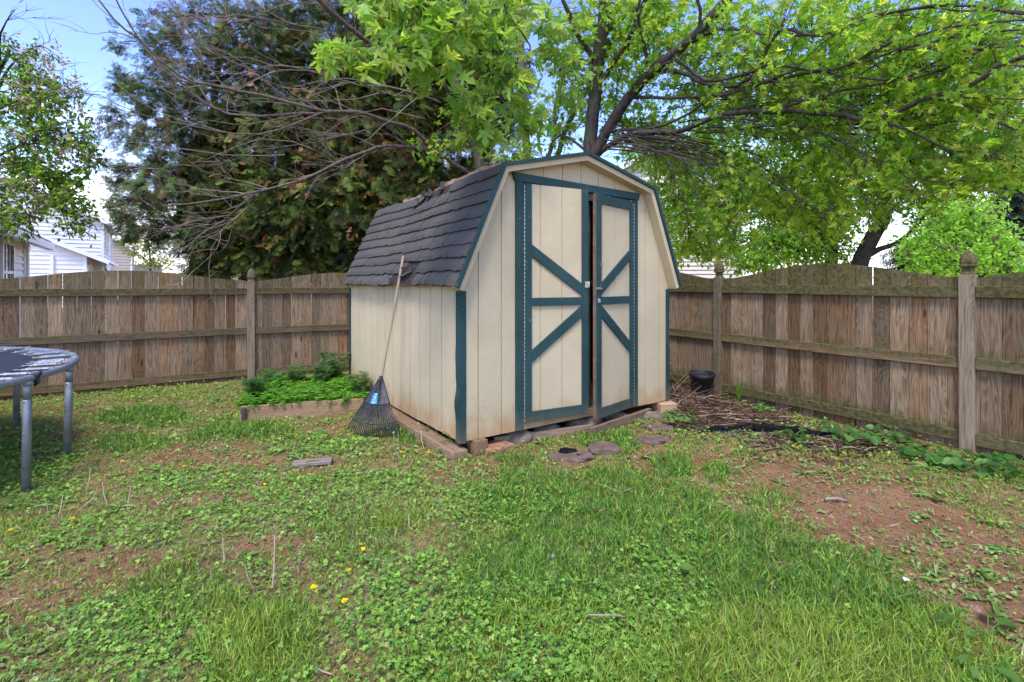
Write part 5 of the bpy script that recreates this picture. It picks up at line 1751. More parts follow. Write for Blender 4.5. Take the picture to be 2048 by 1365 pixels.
CG = [(.052, .080, .014), (.085, .122, .018), (.145, .185, .028), (.028, .038, .012), (.21, .22, .04), (.16, .075, .024)]
cyp = cypress('dense dark cypress with browned inner sprays filling the gap left of the shed', (-4.2, 11.3, 0),
        [(640, 300, 11, 230, 220, 1.3, 1500), (800, 260, 11, 190, 240, 1.3, 1500), (850, 120, 11.2, 200, 150, 1.3, 900), (700, 90, 11.2, 200, 140, 1.3, 750), (620, 430, 10.4, 230, 100, 1.0, 1100), (800, 430, 10.6, 170, 110, .9, 800),
         (500, 440, 10.0, 150, 95, .8, 600), (960, 200, 11.5, 110, 180, .9, 500), (470, 330, 10.4, 120, 120, .9, 420), (930, 60, 11.6, 120, 90, 1, 330), (560, 505, 10.2, 190, 45, .6, 420), (520, 540, 9.9, 170, 26, .5, 260), (680, 540, 10.2, 130, 26, .5, 200), (700, 360, 12.4, 290, 200, .6, 900), (760, 150, 12.5, 260, 180, .5, 700)],
        0, CG, [4, 4, 2.8, 3.2, 1.3, 1.5], (-3.9, 11.6, 9.5), 0.27, 0.13, 90)
cypress('thin wispy cypress with many bare twigs showing blue sky through it', (-7.2, 11.0, 0),
        [(360, 150, 10.2, 150, 150, .9, 420), (300, 270, 10.2, 110, 150, .8, 360), (440, 70, 10.4, 150, 90, .9, 330), (560, 60, 10.8, 130, 90, .9, 260), (310, 400, 9.8, 110, 80, .7, 300), (400, 300, 10.4, 130, 130, .8, 330), (270, 450, 9.8, 60, 45, .5, 70), (490, 180, 10.6, 120, 120, .8, 280), (380, 470, 9.8, 80, 60, .5, 160)],
        0, [(.065, .11, .025), (.10, .155, .032), (.14, .17, .045), (.15, .09, .04), (.04, .07, .022)], [3, 3, 2, 2, 2], (-6.3, 11.2, 8.6), 0.20, 0.10, 110)

rust_clumps(cyp, [(600, 285, 9.5), (575, 385, 9.2), (520, 365, 9.1), (595, 372, 9.2), (440, 290, 9.0), (540, 480, 9.0), (700, 465, 9.4), (610, 180, 9.6), (720, 330, 9.5), (480, 330, 9), (770, 280, 9.9), (500, 150, 9.4)])
# ================================================================== BLOSSOM TREE AT THE LEFT
lt = thing('blossom_tree', 'small leafy tree at the left edge with fading pinkish blossoms', 'tree', (-8.6, 7.6, 0))
Wb = Wood()
tl, tr2 = Wb.limb([(-8.6, 7.6, 0), (-8.5, 7.5, 1.2), at(-40, 330, 7.4), at(-20, 200, 7.3), at(20, 90, 7.2)], .09, .02, 8)
for pts in ([(-60, 420, 7.4), (20, 370, 7.0), (90, 390, 6.8), (160, 450, 6.7)], [(-40, 330, 7.4), (50, 290, 7.1), (130, 290, 6.9), (200, 320, 6.8)], [(-25, 230, 7.3), (60, 190, 7.1), (130, 180, 7), (200, 190, 6.9)],
            [(-20, 200, 7.3), (30, 120, 7.1), (80, 90, 7), (105, 110, 7)], [(0, 130, 7.2), (0, 70, 7), (30, 20, 6.9)], [(-40, 330, 7.4), (60, 340, 7), (120, 420, 6.8), (140, 480, 6.7)], [(-60, 380, 7.3), (10, 440, 6.9), (60, 430, 6.8), (80, 440, 6.7)]):
    l, r = Wb.limb(px_line(pts), .025, .005, 5)
    Wb.branch_out(l, r, 9, .6, (.2, 0, .1), .03, 2, .2, .6, .5)
LB_ = [(40, 250, 7.1, 110, 110, .6, 190), (110, 300, 7.0, 100, 90, .5, 150), (60, 370, 7.0, 110, 70, .5, 170), (130, 400, 6.8, 80, 60, .4, 100), (30, 160, 7.2, 80, 90, .5, 95), (100, 210, 7.0, 80, 60, .5, 70), (170, 300, 6.9, 45, 70, .3, 45), (20, 440, 6.9, 70, 40, .4, 60), (150, 460, 6.7, 50, 30, .3, 22), (80, 140, 7, 50, 45, .3, 26), (15, 90, 7, 35, 35, .3, 10)]
LB_ = [tuple(q[:6]) + (int(q[6] * .7),) for q in LB_]
Wb.tw = Wb.mb
sprigs(Wb, inside_blobs(LB_), .4, 8.5, .070, TM_OVAL, [(.10, .20, .028), (.17, .28, .036), (.07, .15, .025), (.26, .34, .055), (.20, .15, .075)], [4, 4, 3, 2, .8], 'foliage', M['leaf'], lt, .003)
bc_ = inside_blobs([(40, 240, 7.0, 110, 100, .5, 60), (100, 190, 6.9, 90, 70, .4, 60), (80, 120, 6.9, 60, 50, .3, 26), (130, 300, 6.8, 70, 60, .3, 34), (60, 380, 6.8, 90, 60, .3, 24)])
P_ = np.repeat(bc_, 7, 0) + rng.normal(size=(len(bc_) * 7, 3)) * .022
scatter('blossoms', TM_OVAL, P_, frames(rng.normal(size=P_.shape), rand_unit(len(P_))), .04, palette(len(P_), [(.50, .42, .48), (.40, .31, .34), (.26, .17, .12)], [3, 2, 1]), M['leaf'], lt)
Wb.build('trunk', M['barkdark'], lt)

# ================================================================== BACKGROUND TREES ON THE RIGHT
def bg_tree(name, label, base, limbs, blobs, leaf_n, size, T, cols, wts, bark='barkdark', reach=.9):
    t = thing(name, label, 'tree', base)
    w = Wood()
    for pts, r0, r1 in limbs: w.limb(pts, r0, r1, 8, .4, .03)
    sprigs(w, inside_blobs(blobs), reach, leaf_n, size, T, cols, wts, 'foliage', M['leaf'], t, .006, .5, .3, .3)
    w.build('trunk', M[bark], t); w.tw.build('twigs', M[bark], t, smooth=True)
    return t


def base_of(px, Y): return ((px - 1024) / F * Y, Y, 0)


bg_tree('leafy_tree', 'forked leaning tree with thick grey trunk above the middle of the right fence', base_of(1690, 15.5),
        [([base_of(1690, 15.5), at(1715, 545, 15.5), at(1735, 490, 15.4), at(1765, 440, 15.3), at(1770, 380, 15.2), at(1790, 250, 15)], .30, .14), ([at(1722, 520, 15.5), at(1760, 497, 15.2), at(1810, 478, 15), at(1850, 430, 14.6)], .11, .04),
         ([at(1765, 440, 15.3), at(1720, 380, 15), at(1690, 280, 14.6)], .12, .05), ([at(1790, 488, 15.1), at(1840, 455, 14.8), at(1900, 440, 14.5)], .06, .02)],
        [(1780, 330, 15, 170, 110, 2, 170), (1700, 420, 14.6, 90, 60, 1, 50), (1850, 410, 14.6, 100, 50, 1.2, 70), (1900, 280, 14.5, 150, 120, 1.5, 120), (1790, 200, 14.5, 250, 120, 1.5, 170), (1660, 300, 15, 120, 120, 1.5, 110), (1900, 455, 14.6, 60, 25, .8, 24)], 9, .15, TM_LOW, [(.15, .29, .035), (.22, .38, .045), (.30, .42, .06), (.09, .19, .028)], [3, 4, 2, 2])
bg_tree('leafy_tree', 'bright green tree with upright dark trunk behind the far end of the right fence', base_of(1660, 17),
        [([base_of(1660, 17), at(1664, 540, 17), at(1662, 470, 17), at(1655, 400, 16.8), at(1640, 280, 16.6)], .24, .13), ([at(1662, 500, 17), at(1620, 450, 16.5), at(1570, 420, 16)], .08, .03), ([at(1660, 470, 17), at(1700, 430, 16.5)], .07, .03)],
        [(1600, 460, 16, 100, 80, 1, 150), (1540, 500, 15.5, 70, 50, .8, 110), (1640, 400, 16.5, 130, 80, 1.3, 150), (1560, 380, 16, 110, 90, 1.2, 130), (1620, 525, 15.6, 60, 25, .6, 40), (1500, 430, 16, 70, 80, 1, 80), (1600, 280, 16.5, 160, 100, 1.5, 140), (1700, 505, 17, 40, 40, .6, 26), (1520, 530, 14.5, 60, 26, .6, 70), (1580, 490, 15, 80, 40, .8, 80), (1470, 350, 16, 90, 90, 1, 90), (1360, 450, 13.5, 60, 80, .8, 110), (1430, 370, 14, 80, 90, .9, 120), (1345, 330, 14, 60, 80, .8, 90), (1440, 480, 13.5, 50, 50, .6, 60), (1290, 300, 14.5, 60, 50, .7, 60), (1380, 270, 14.5, 90, 50, .8, 90), (1660, 470, 16, 60, 60, .8, 60)], 9, .14, TM_OVAL, [(.14, .28, .03), (.22, .39, .04), (.31, .45, .065), (.09, .20, .028)], [3, 4, 2, 1.5])
bg_tree('young_tree', 'light green layered tree right behind the tall gothic post', base_of(1910, 9.5),
        [([base_of(1910, 9.5), at(1912, 540, 9.5), at(1905, 470, 9.5), at(1915, 400, 9.4)], .07, .02)] + [([at(1910, y, 9.5), at(1910 + dx * .5, y - 6, 9.3), at(1910 + dx, y + 10, 9.1)], .02, .006) for y, dx in ((530, -70), (525, 95), (500, -90), (495, 110), (470, -60), (465, 80), (440, -50), (435, 60), (415, 30))],
        [(1860, 520, 9.2, 60, 20, .4, 50), (1990, 525, 9.2, 65, 18, .4, 50), (1835, 490, 9.2, 45, 16, .4, 40), (1940, 505, 9, 60, 18, .4, 50), (2010, 490, 9.2, 60, 16, .4, 46), (1880, 465, 9.2, 70, 18, .4, 60), (1970, 455, 9.2, 60, 18, .4, 46), (1920, 430, 9.2, 60, 18, .4, 46), (1870, 415, 9.3, 45, 14, .4, 24), (1960, 410, 9.3, 55, 16, .4, 30), (1925, 385, 9.4, 40, 20, .3, 22), (1900, 540, 9.0, 90, 14, .4, 50), (2040, 540, 9, 40, 20, .4, 30)],
        9, .085, TM_OVAL, [(.26, .46, .07), (.34, .54, .10), (.18, .36, .05), (.44, .60, .16)], [3, 4, 2, 1], 'bark', .4)
# dark spruce behind
sp_ = thing('spruce_tree', 'dark spruce with drooping boughs at the right edge behind the light green tree', 'tree', base_of(2000, 13))
bl = [(1990, 470, 12.6, 90, 80, .8, 420), (1900, 490, 12.6, 110, 30, .7, 200), (1830, 510, 12.4, 60, 22, .5, 90), (2040, 400, 12.8, 60, 80, .7, 300), (1960, 540, 12.4, 120, 30, .7, 260), (2020, 330, 13, 60, 60, .5, 160), (1850, 535, 12.3, 70, 20, .5, 90)]
P_ = inside_blobs(bl); o_ = P_ - np.array(base_of(2000, 13)); o_[:, 2] = 0; o_ /= np.linalg.norm(o_, axis=1, keepdims=True)
D_ = o_ + rng.normal(size=P_.shape) * .4; D_[:, 2] -= .35
N_ = rng.normal(size=P_.shape) * .3; N_[:, 2] += 1
scatter('foliage', TS, P_, frames(D_, N_), .42 * (.6 + .7 * rng.random(len(P_))), palette(len(P_), [(.018, .035, .018), (.03, .052, .024), (.045, .062, .03)], [3, 3, 1]), M['needle'], sp_)
w = Wood(); w.limb([base_of(2000, 13), at(2005, 400, 13), at(2010, 200, 13)], .16, .05, 8)
for q in (P_[rng.choice(len(P_), 40, replace=False)]):
    c = Vector(q); b0 = Vector(base_of(2000, 13)); b0.z = c.z + .2; w.limb([b0, b0.lerp(c, .5) + Vector((0, 0, .05)), c], .02, .005, 5, .4, .02)
w.build('trunk', M['barkdark'], sp_)
# airy yellow green tree seen between house and cypress
bg_tree('leafy_tree', 'yellowish young tree between the beige house and the cypress', base_of(300, 22), [([base_of(300, 22), at(300, 530, 22), at(296, 480, 22)], .09, .03), ([at(300, 530, 22), at(270, 500, 21.6)], .04, .01)],
        [(285, 500, 22, 45, 22, .8, 50), (310, 525, 22, 45, 20, .8, 50), (262, 480, 22, 25, 18, .6, 18)], 7, .13, TM_OVAL, [(.25, .26, .06), (.30, .28, .09), (.16, .2, .05)], [2, 2, 1])

# ================================================================== LAWN, CLOVER, WEEDS
def sample_ground(dens_near, dens_far, y0=1.45, y1=9.2, bands=10):
    out = []
    ys = np.geomspace(y0, y1, bands + 1)
    for a, b in zip(ys[:-1], ys[1:]):
        ym = (a + b) / 2
        d = dens_near * (y0 / ym) ** dens_far
        hw = 1.08 * b + 0.8
        n = int(d * (b - a) * hw * 2)
        out.append(np.stack([rng.uniform(-hw, hw, n), rng.uniform(a, b, n)], -1))
    P = np.concatenate(out)
    x, y = P[:, 0], P[:, 1]
    keep = np.ones(len(P), bool)
    # inside the fences
    n_r = np.array([-RDIR.y, RDIR.x]); n_r = n_r if np.dot(-np.array([RP.x, RP.y]), n_r) > 0 else -n_r
    n_l = np.array([LDIR.y, -LDIR.x]); n_l = n_l if np.dot(-np.array([LP.x, LP.y]), n_l) > 0 else -n_l
    keep &= ((P - np.array([RP.x, RP.y])) @ n_r) > 0.03
    keep &= ((P - np.array([LP.x, LP.y])) @ n_l) > 0.03
    q = P - np.array([A0.x, A0.y]); s_ = q @ np.array([U.x, U.y]); t_ = q @ np.array([Vd.x, Vd.y])
    keep &= ~((s_ > -0.06) & (s_ < SW + 0.02) & (t_ > -0.03) & (t_ < SD + 0.1))
    q = P - np.array([BO.x, BO.y]); e1 = q @ np.array([E1.x, E1.y]); e2 = q @ np.array([E2.x, E2.y])
    keep &= ~((e1 > -0.03) & (e1 < BLN + .2) & (e2 > -0.05) & (e2 < BDP + .03))
    for px, py, rx, ry in ((1143, 921, .19, .15), (1207, 903, .17, .14), (1303, 886, .18, .14), (1318, 862, .16, .12)):
        c = gnd(px, py); keep &= ((x - c.x) / rx) ** 2 + ((y - c.y) / ry) ** 2 > 1
    return P[keep]


def blade_template(bend, w=0.05):
    v = [(-w, 0, 0), (w, 0, 0), (w * .85, .5 * (1 - bend * .1), bend * .22), (-w * .85, .5 * (1 - bend * .1), bend * .22), (0, 1 - bend * .35, bend * .75)]
    return tmpl(v, [[0, 1, 2, 3], [3, 2, 4]])


TB = [blade_template(b, w) for b, w in ((.15, .045), (.4, .05), (.7, .05), (.95, .045), (.55, .035))]


def upright(n, lean):
    D = rng.normal(size=(n, 3)) * lean; D[:, 2] = 1
    N = rng.normal(size=(n, 3)); N[:, 2] = 0.0
    return frames(D, N)


# --- grass
P = sample_ground(21000, 1.25)
l, c, b, br, px, py = veg_mask_fields(P[:, 0], P[:, 1])
tuft = NB(P[:, 0] * 9 + 31, P[:, 1] * 9); tuft2 = NC(P[:, 0] * 22, P[:, 1] * 22 + 3)
pr = 0.50 + 0.80 * l + 0.30 * br + 0.16 * (tuft > .55)
pr = pr * (1 - 0.55 * c * (1 - 0.6 * l)) * (1 - 0.90 * b * (1 - .5 * l)) * (0.45 + 0.9 * tuft2)
k = rng.random(len(P)) < pr
P, l, c, b, br = P[k], l[k], c[k], b[k], br[k]
n = len(P)
H = (0.030 + 0.045 * l + 0.012 * br) * (0.55 + 0.8 * rng.random(n)) * (0.75 + 0.5 * tuft[k])
wide = np.clip(P[:, 1] / 2.6, 0.9, 1.9)
C = palette(n, [(.155, .29, .032), (.23, .38, .04), (.32, .46, .055), (.41, .49, .095)], [3, 4, 3, 1], .16)
yb = (rng.random(n) < 0.62 * br)[:, None]
C = np.where(yb, palette(n, [(.31, .42, .055), (.40, .48, .08), (.23, .35, .05)], [3, 2, 2], .14), C)
dk = ((rng.random(n) < 0.6 * l * (1 - br)) & (P[:, 1] > 2.1))[:, None]
C = np.where(dk, palette(n, [(.075, .20, .032), (.115, .265, .036), (.17, .33, .042)], [3, 3, 2], .14), C)
dry = (rng.random(n) < 0.07 + 0.24 * (1 - l) * (1 - br))[:, None]
C = np.where(dry, palette(n, [(.34, .27, .13), (.26, .22, .10), (.22, .24, .07)], [2, 2, 3], .15), C)
P3 = np.stack([P[:, 0], P[:, 1], ground_z(P[:, 0], P[:, 1]) - 0.003], -1)
R = upright(n, 0.42); R[:, :, 0] *= (wide * 0.055 / H * 1.0)[:, None].clip(.4, 2.6)
o = scatter('grass', TB, P3, R, H, C, M['grass']); o['kind'] = 'stuff'; o['label'] = 'patchy lawn grass, lush in front and thin over bare soil'

# --- clover
P = sample_ground(7500, 1.05)
l, c, b, br, px, py = veg_mask_fields(P[:, 0], P[:, 1])
nz = NA(P[:, 0] * 5 + 11, P[:, 1] * 5)
pr = (0.10 + 1.05 * c * (0.55 + .8 * nz) + 0.10 * (nz > .6)) * (1 - .88 * b) * (1 - .72 * l * (1 - c * .6)) * (1 - .5 * br)
k = rng.random(len(P)) < pr
P = P[k]; n = len(P)
hex6 = [(0, .0), (.30, .18), (.42, .55), (.28, .88), (0, .80), (-.28, .88), (-.42, .55), (-.30, .18)]


def clover_t(seed):
    r = random.Random(seed); V = []; Fc = []
    for q in range(3):
        a = math.radians(120 * q + r.uniform(-14, 14)); tl = r.uniform(-.25, .25); i = len(V)
        sc = r.uniform(.85, 1.1)
        for x, y in hex6:
            X, Y = x * sc, y * sc
            z = tl * Y + 0.22 * abs(X)
            V.append((X * math.cos(a) - Y * math.sin(a), X * math.sin(a) + Y * math.cos(a), z))
        Fc.append(list(range(i, i + 8)))
    return tmpl(V, Fc)


TCL = [clover_t(i) for i in range(5)]
N = rng.normal(size=(n, 3)) * .42; N[:, 2] = 1
D = rng.normal(size=(n, 3)); D[:, 2] *= .25
hh = ground_z(P[:, 0], P[:, 1]) + 0.012 + 0.036 * rng.random(n) * (0.5 + nz[k])
sz = (0.0095 + 0.0075 * rng.random(n)) * np.clip(P[:, 1] / 3.4, .85, 1.35)
C = palette(n, [(.19, .36, .045), (.27, .45, .06), (.13, .28, .04), (.36, .52, .10)], [4, 3, 2, 1], .13)
o = scatter('clover', TCL, np.stack([P[:, 0], P[:, 1], hh], -1), frames(D, N), sz * 1.0, C, M['grass']); o['kind'] = 'stuff'; o['label'] = 'low clover spreading through the foreground lawn'

# --- small broadleaf sprigs, mostly over the bare soil
P = sample_ground(900, .75)
l, c, b, br, px, py = veg_mask_fields(P[:, 0], P[:, 1])
nz = NB(P[:, 0] * 3.1 + 40, P[:, 1] * 3.1)
pr = (0.10 + .50 * b * (nz > .42) + .25 * (nz > .6)) * (1 - .6 * l)
k = rng.random(len(P)) < pr; P = P[k]
m = rng.integers(3, 8, len(P)); PP = np.repeat(P, m, 0) + rng.normal(size=(m.sum(), 2)) * .019; n = len(PP)
D = rng.normal(size=(n, 3)); D[:, 2] = np.abs(D[:, 2]) * .5
N = rng.normal(size=(n, 3)) * .3; N[:, 2] = 1
o = scatter('ground_weeds', TM_OVAL + TM_ROUND[:1], np.stack([PP[:, 0], PP[:, 1], ground_z(PP[:, 0], PP[:, 1]) + .004 + .012 * rng.random(n)], -1), frames(D, N), .009 + .019 * rng.random(n),
            palette(n, [(.23, .34, .08), (.30, .40, .11), (.15, .26, .06), (.37, .42, .16)], [3, 3, 2, 1], .15), M['grass']); o['kind'] = 'stuff'; o['label'] = 'small pale green seedlings over the red soil'

# --- rosettes of longer leaves (dandelion, plantain) in the lawn
P = sample_ground(30, .5)
k = rng.random(len(P)) < .30; P = P[k]
m = rng.integers(5, 10, len(P)); PP = np.repeat(P, m, 0); n = len(PP)
a = rng.random(n) * 6.283
D = np.stack([np.cos(a), np.sin(a), .25 + .5 * rng.random(n)], -1); N = np.stack([-.4 * np.cos(a), -.4 * np.sin(a), np.ones(n)], -1)
sc_ = np.repeat(.6 + .7 * rng.random(len(P)), m)
o = scatter('rosette_weeds', TM_LANCE, np.stack([PP[:, 0], PP[:, 1], ground_z(PP[:, 0], PP[:, 1]) + .005], -1), frames(D, N), sc_ * (.05 + .045 * rng.random(n)),
            palette(n, [(.15, .28, .05), (.21, .35, .08), (.28, .38, .12)], [3, 3, 1], .15), M['grass']); o['kind'] = 'stuff'; o['label'] = 'dandelion and plantain rosettes dotted through the lawn'

# --- straw, clippings, dead stems lying flat
P = sample_ground(650, .9)
l, c, b, br, px, py = veg_mask_fields(P[:, 0], P[:, 1])
k = rng.random(len(P)) < (.25 + .6 * (1 - l) * (1 - c)) * (0.35 + NB(P[:, 0] * 4, P[:, 1] * 4 + 20)); P = P[k]; n = len(P)
D = rng.normal(size=(n, 3)); D[:, 2] *= .10; N = rng.normal(size=(n, 3)) * .25; N[:, 2] = 1
R = frames(D, N); R[:, :, 0] *= .62
o = scatter('dry_straw', TB[:3], np.stack([P[:, 0], P[:, 1], ground_z(P[:, 0], P[:, 1]) + .006 + .008 * rng.random(n)], -1), R, .03 + .07 * rng.random(n) ** 2,
            palette(n, [(.40, .30, .17), (.30, .20, .10), (.20, .11, .055), (.46, .38, .25)], [3, 3, 3, 1], .15), M['straw']); o['kind'] = 'stuff'; o['label'] = 'dry clippings and straw lying on the soil'

# crumbs of soil and small stones
P = sample_ground(1500, .8)
l, c, b, br, px, py = veg_mask_fields(P[:, 0], P[:, 1])
k = rng.random(len(P)) < (.15 + .8 * b) * (1 - .8 * l); P = P[k]; n = len(P)
lump = tmpl([(0, 0, .5), (.5, 0, 0), (.1, .45, .05), (-.45, .2, 0), (-.3, -.4, 0), (.25, -.42, .03)], [[0, 1, 2], [0, 2, 3], [0, 3, 4], [0, 4, 5], [0, 5, 1]])
lump2 = tmpl([(.1, .1, .42), (.45, .1, 0), (.0, .5, .0), (-.4, .0, 0.1), (-.1, -.45, 0)], [[0, 1, 2], [0, 2, 3], [0, 3, 4], [0, 4, 1]])
D = rng.normal(size=(n, 3)); D[:, 2] = 0; N = np.zeros((n, 3)); N[:, 2] = 1
o = scatter('soil_crumbs', [lump, lump2], np.stack([P[:, 0], P[:, 1], ground_z(P[:, 0], P[:, 1]) - .001], -1), frames(D, N), .006 + .034 * rng.random(n) ** 5,
            palette(n, [(.24, .125, .065), (.17, .085, .045), (.33, .23, .15)], [4, 3, 1], .15), M['straw']); o['kind'] = 'stuff'; o['label'] = 'crumbs of red soil and pebbles'

# --- twig and brush litter between shed and right fence
tw = MB()
hub = []
for i in range(1900):
    t_ = rng.random()
    if i < 700:
        e = gnd(rng.uniform(1345, 1560), 0 + rng.uniform(800, 860))
    elif i < 1250:
        e = gnd(rng.uniform(1340, 1440), rng.uniform(765, 812))
    else:
        e = gnd(rng.uniform(1520, 1800), rng.uniform(868, 905))
    q2 = np.array([e.x - RP.x, e.y - RP.y])
    n_r = np.array([-RDIR.y, RDIR.x]); n_r = n_r if np.dot(-np.array([RP.x, RP.y]), n_r) > 0 else -n_r
    if q2 @ n_r < 0.10: continue
    ss = (e - A0).dot(U)
    if ss < SW + 0.02 and (e - A0).dot(Vd) > -0.05: continue
    e.z = float(ground_z(e.x, e.y)) + rng.uniform(0.005, 0.06 if i < 1250 else .012) * (1.0 if i > 700 else 0.8)
    a = rng.normal(0.25, 0.7); L = rng.uniform(.08, .45)
    d = Vector((math.cos(a), math.sin(a), rng.normal(0, .10)))
    if 700 <= i < 820: d.z = rng.uniform(.2, .9); L *= 1.3
    r = rng.uniform(.002, .0065)
    tw.tube([e - d * L * .5, e + Vector(rng.normal(size=3) * .012), e + d * L * .5], [r, r * .9, r * .4], 4, False)
o = tw.build('brush_litter', M['brush'], None, smooth=True); o['kind'] = 'stuff'; o['label'] = 'heap of dead brown twigs between the shed and the right fence'
# dead leaves in the same corner
P = []
while len(P) < 1100:
    e = gnd(rng.uniform(1342, 1570), rng.uniform(785, 866)) if rng.random() < .8 else gnd(rng.uniform(1500, 2000), rng.uniform(862, 935))
    q2 = np.array([e.x - RP.x, e.y - RP.y]) @ n_r
    if q2 < .05 or ((e - A0).dot(U) < SW + .02 and (e - A0).dot(Vd) > -.05): continue
    P.append((e.x, e.y, float(ground_z(e.x, e.y)) + rng.uniform(.004, .03)))
P = np.array(P); n = len(P); N = rng.normal(size=(n, 3)) * .5; N[:, 2] = 1
o = scatter('dead_leaves', TM_OVAL + TM_LOW, P, frames(rng.normal(size=(n, 3)) * (1, 1, .3), N), .03 + .03 * rng.random(n), palette(n, [(.17, .085, .045), (.10, .052, .032), (.26, .15, .09), (.06, .036, .026)], [3, 3, 1, 2]), M['straw']); o['kind'] = 'stuff'; o['label'] = 'brown dead leaves under the right fence'
# black ash patch (crumbs)
P = []
while len(P) < 1500:
    e = gnd(rng.normal(1490, 75), rng.normal(857, 11))
    q2 = np.array([e.x - RP.x, e.y - RP.y]) @ n_r
    if q2 < .08: continue
    P.append((e.x, e.y, float(ground_z(e.x, e.y)) + .002))
P = np.array(P); n = len(P); N = np.zeros((n, 3)); N[:, 2] = 1
o = scatter('ash_crumbs', [lump, lump2], P, frames(rng.normal(size=(n, 3)) * (1, 1, 0), N), .014 + .03 * rng.random(n) ** 2, palette(n, [(.015, .015, .017), (.04, .04, .045), (.10, .10, .11)], [5, 2, .6]), M['straw']); o['kind'] = 'stuff'; o['label'] = 'burnt black crumbs round the charred log'


# --- single weeds by the fence and shed
def weed(label, px, py, leaves, size, spread, h, T, cols, group='broadleaf weeds along the right fence'):
    e = gnd(px, py); e.z = float(ground_z(e.x, e.y))
    t = thing('weed_plant', label, 'weed', e, group)
    mb = MB(); P = []; D = []
    for i in range(leaves):
        a = rng.random() * 6.283; r = spread * rng.random() ** .6
        tip = e + Vector((math.cos(a) * r, math.sin(a) * r, h * (0.35 + .65 * rng.random())))
        if (np.array([tip.x - RP.x, tip.y - RP.y]) @ n_r) < .04: tip = e.lerp(tip, .3); tip.z = e.z + h
        mb.tube([e + (tip - e) * .05, e.lerp(tip, .5) + Vector((0, 0, h * .2)), tip], [.0022, .0018, .0012], 4, False)
        P.append(tip); D.append((math.cos(a), math.sin(a), rng.normal(0, .3)))
    mb.build('stems', M['bed_stem'], t)
    n = len(P); N = rng.normal(size=(n, 3)) * .35; N[:, 2] = 1; N[:, 1] -= .35
    scatter('leaves', T, np.array(P), frames(np.array(D), N), size * (.6 + .6 * rng.random(n)), palette(n, cols, [3] * len(cols), .15), M['leaf'], t)
    return t


M['bed_stem'] = mat_plain('green_stem', (.12, .18, .05), .6)
VI = [(.09, .22, .045), (.13, .28, .06), (.07, .18, .04), (.19, .33, .09)]
weed('rounded heart leaved weed under the fence beside the end of the charred log', 1695, 888, 38, .07, .19, .13, TM_ROUND, VI)
weed('leafy weed clump under the fence midway between charred log and gothic post', 1785, 888, 24, .06, .14, .12, TM_ROUND, VI)
weed('broad weed patch in front of the gothic fence post base', 1870, 925, 34, .065, .20, .09, TM_ROUND, VI)
weed('low spreading weed on the camera side of the gothic post', 1955, 945, 40, .07, .24, .09, TM_ROUND, VI)
weed('weed at the right edge of the picture under the fence', 2030, 955, 30, .07, .2, .10, TM_ROUND, VI)
weed('small weed in front of the charred log', 1585, 885, 13, .075, .11, .08, TM_ROUND, VI)
weed('small weed by the dead twigs before the log', 1530, 830, 14, .055, .09, .09, TM_ROUND, VI)
weed('weed with round leaves beside the farthest stepping stone', 1352, 850, 16, .065, .13, .09, TM_ROUND, VI)
weed('weed growing on the far side of the brush heap', 1385, 850, 16, .06, .12, .07, TM_ROUND, VI)
weed('ragged dandelion weed growing below the corner block of the shed', 1030, 925, 14, .085, .10, .06, TM_LANCE, [(.12, .22, .045), (.17, .28, .07)])
weed('leafy weed left of the near stepping stone', 1055, 935, 12, .08, .09, .05, TM_LANCE, [(.14, .24, .05), (.20, .30, .08)])
weed('large dock leaves at the lower right corner of the lawn', 1975, 1268, 6, .085, .09, .07, TM_OVAL, [(.15, .29, .06), (.20, .34, .08)])
weed('dock leaves below the other dock at the lower right', 1945, 1330, 6, .08, .08, .06, TM_OVAL, [(.15, .29, .06), (.20, .34, .08)])
weed('single bright broadleaf weed in the lush grass, centre right', 1335, 1150, 7, .075, .06, .07, TM_OVAL, [(.17, .30, .06), (.22, .36, .08)])
weed('upright weed with narrow leaves between rake and shed corner', 862, 880, 22, .05, .08, .17, TM_LANCE, [(.11, .20, .05), (.16, .25, .07)])
weed('tall weed in front of the near side of the shed skid', 905, 905, 22, .045, .09, .15, TM_LANCE, [(.11, .20, .05), (.16, .25, .07)])
# arching grassy sprout at the fence
e = gnd(1478, 806); e.z = .02
t = thing('sprout', 'bright arching green sprout in front of the fence by the far post', 'weed', e)
P = np.repeat(np.array([tuple(e)]), 7, 0); a = np.linspace(0, 6, 7)
scatter('leaves', TB, P, frames(np.stack([np.cos(a) * .6, np.sin(a) * .3, np.ones(7)], -1), np.stack([-np.cos(a), -np.sin(a), .5 + 0 * a], -1)), .26, palette(7, [(.14, .33, .04)], [1]), M['leaf'], t)

# --- dandelions in flower
def dandelion():
    e = Vector((0, 0, 0))
    t = thing('dandelion', 'yellow dandelion flower in the lawn', 'flower', e, 'yellow dandelions in the lawn')
    mb = MB(); mb.tube([(0, 0, -.01), (.003, 0, .025), (0, .004, .05)], .0018, 5, False); mb.build('stem', M['bed_stem'], t)
    n = 46; a = rng.random(n) * 6.283; el_ = rng.uniform(-.05, .9, n)
    D = np.stack([np.cos(a) * np.cos(el_), np.sin(a) * np.cos(el_), np.sin(el_)], -1); N = np.zeros((n, 3)); N[:, 2] = 1; N += rng.normal(size=N.shape) * .1
    P = np.zeros((n, 3)); P[:, 2] = .05; P[:, 1] = .004
    scatter('petals', TM_LANCE, P, frames(D, N), .021, palette(n, [(.86, .74, .02), (.86, .64, .015)], [2, 1], .06), M['leaf'], t)
    return t


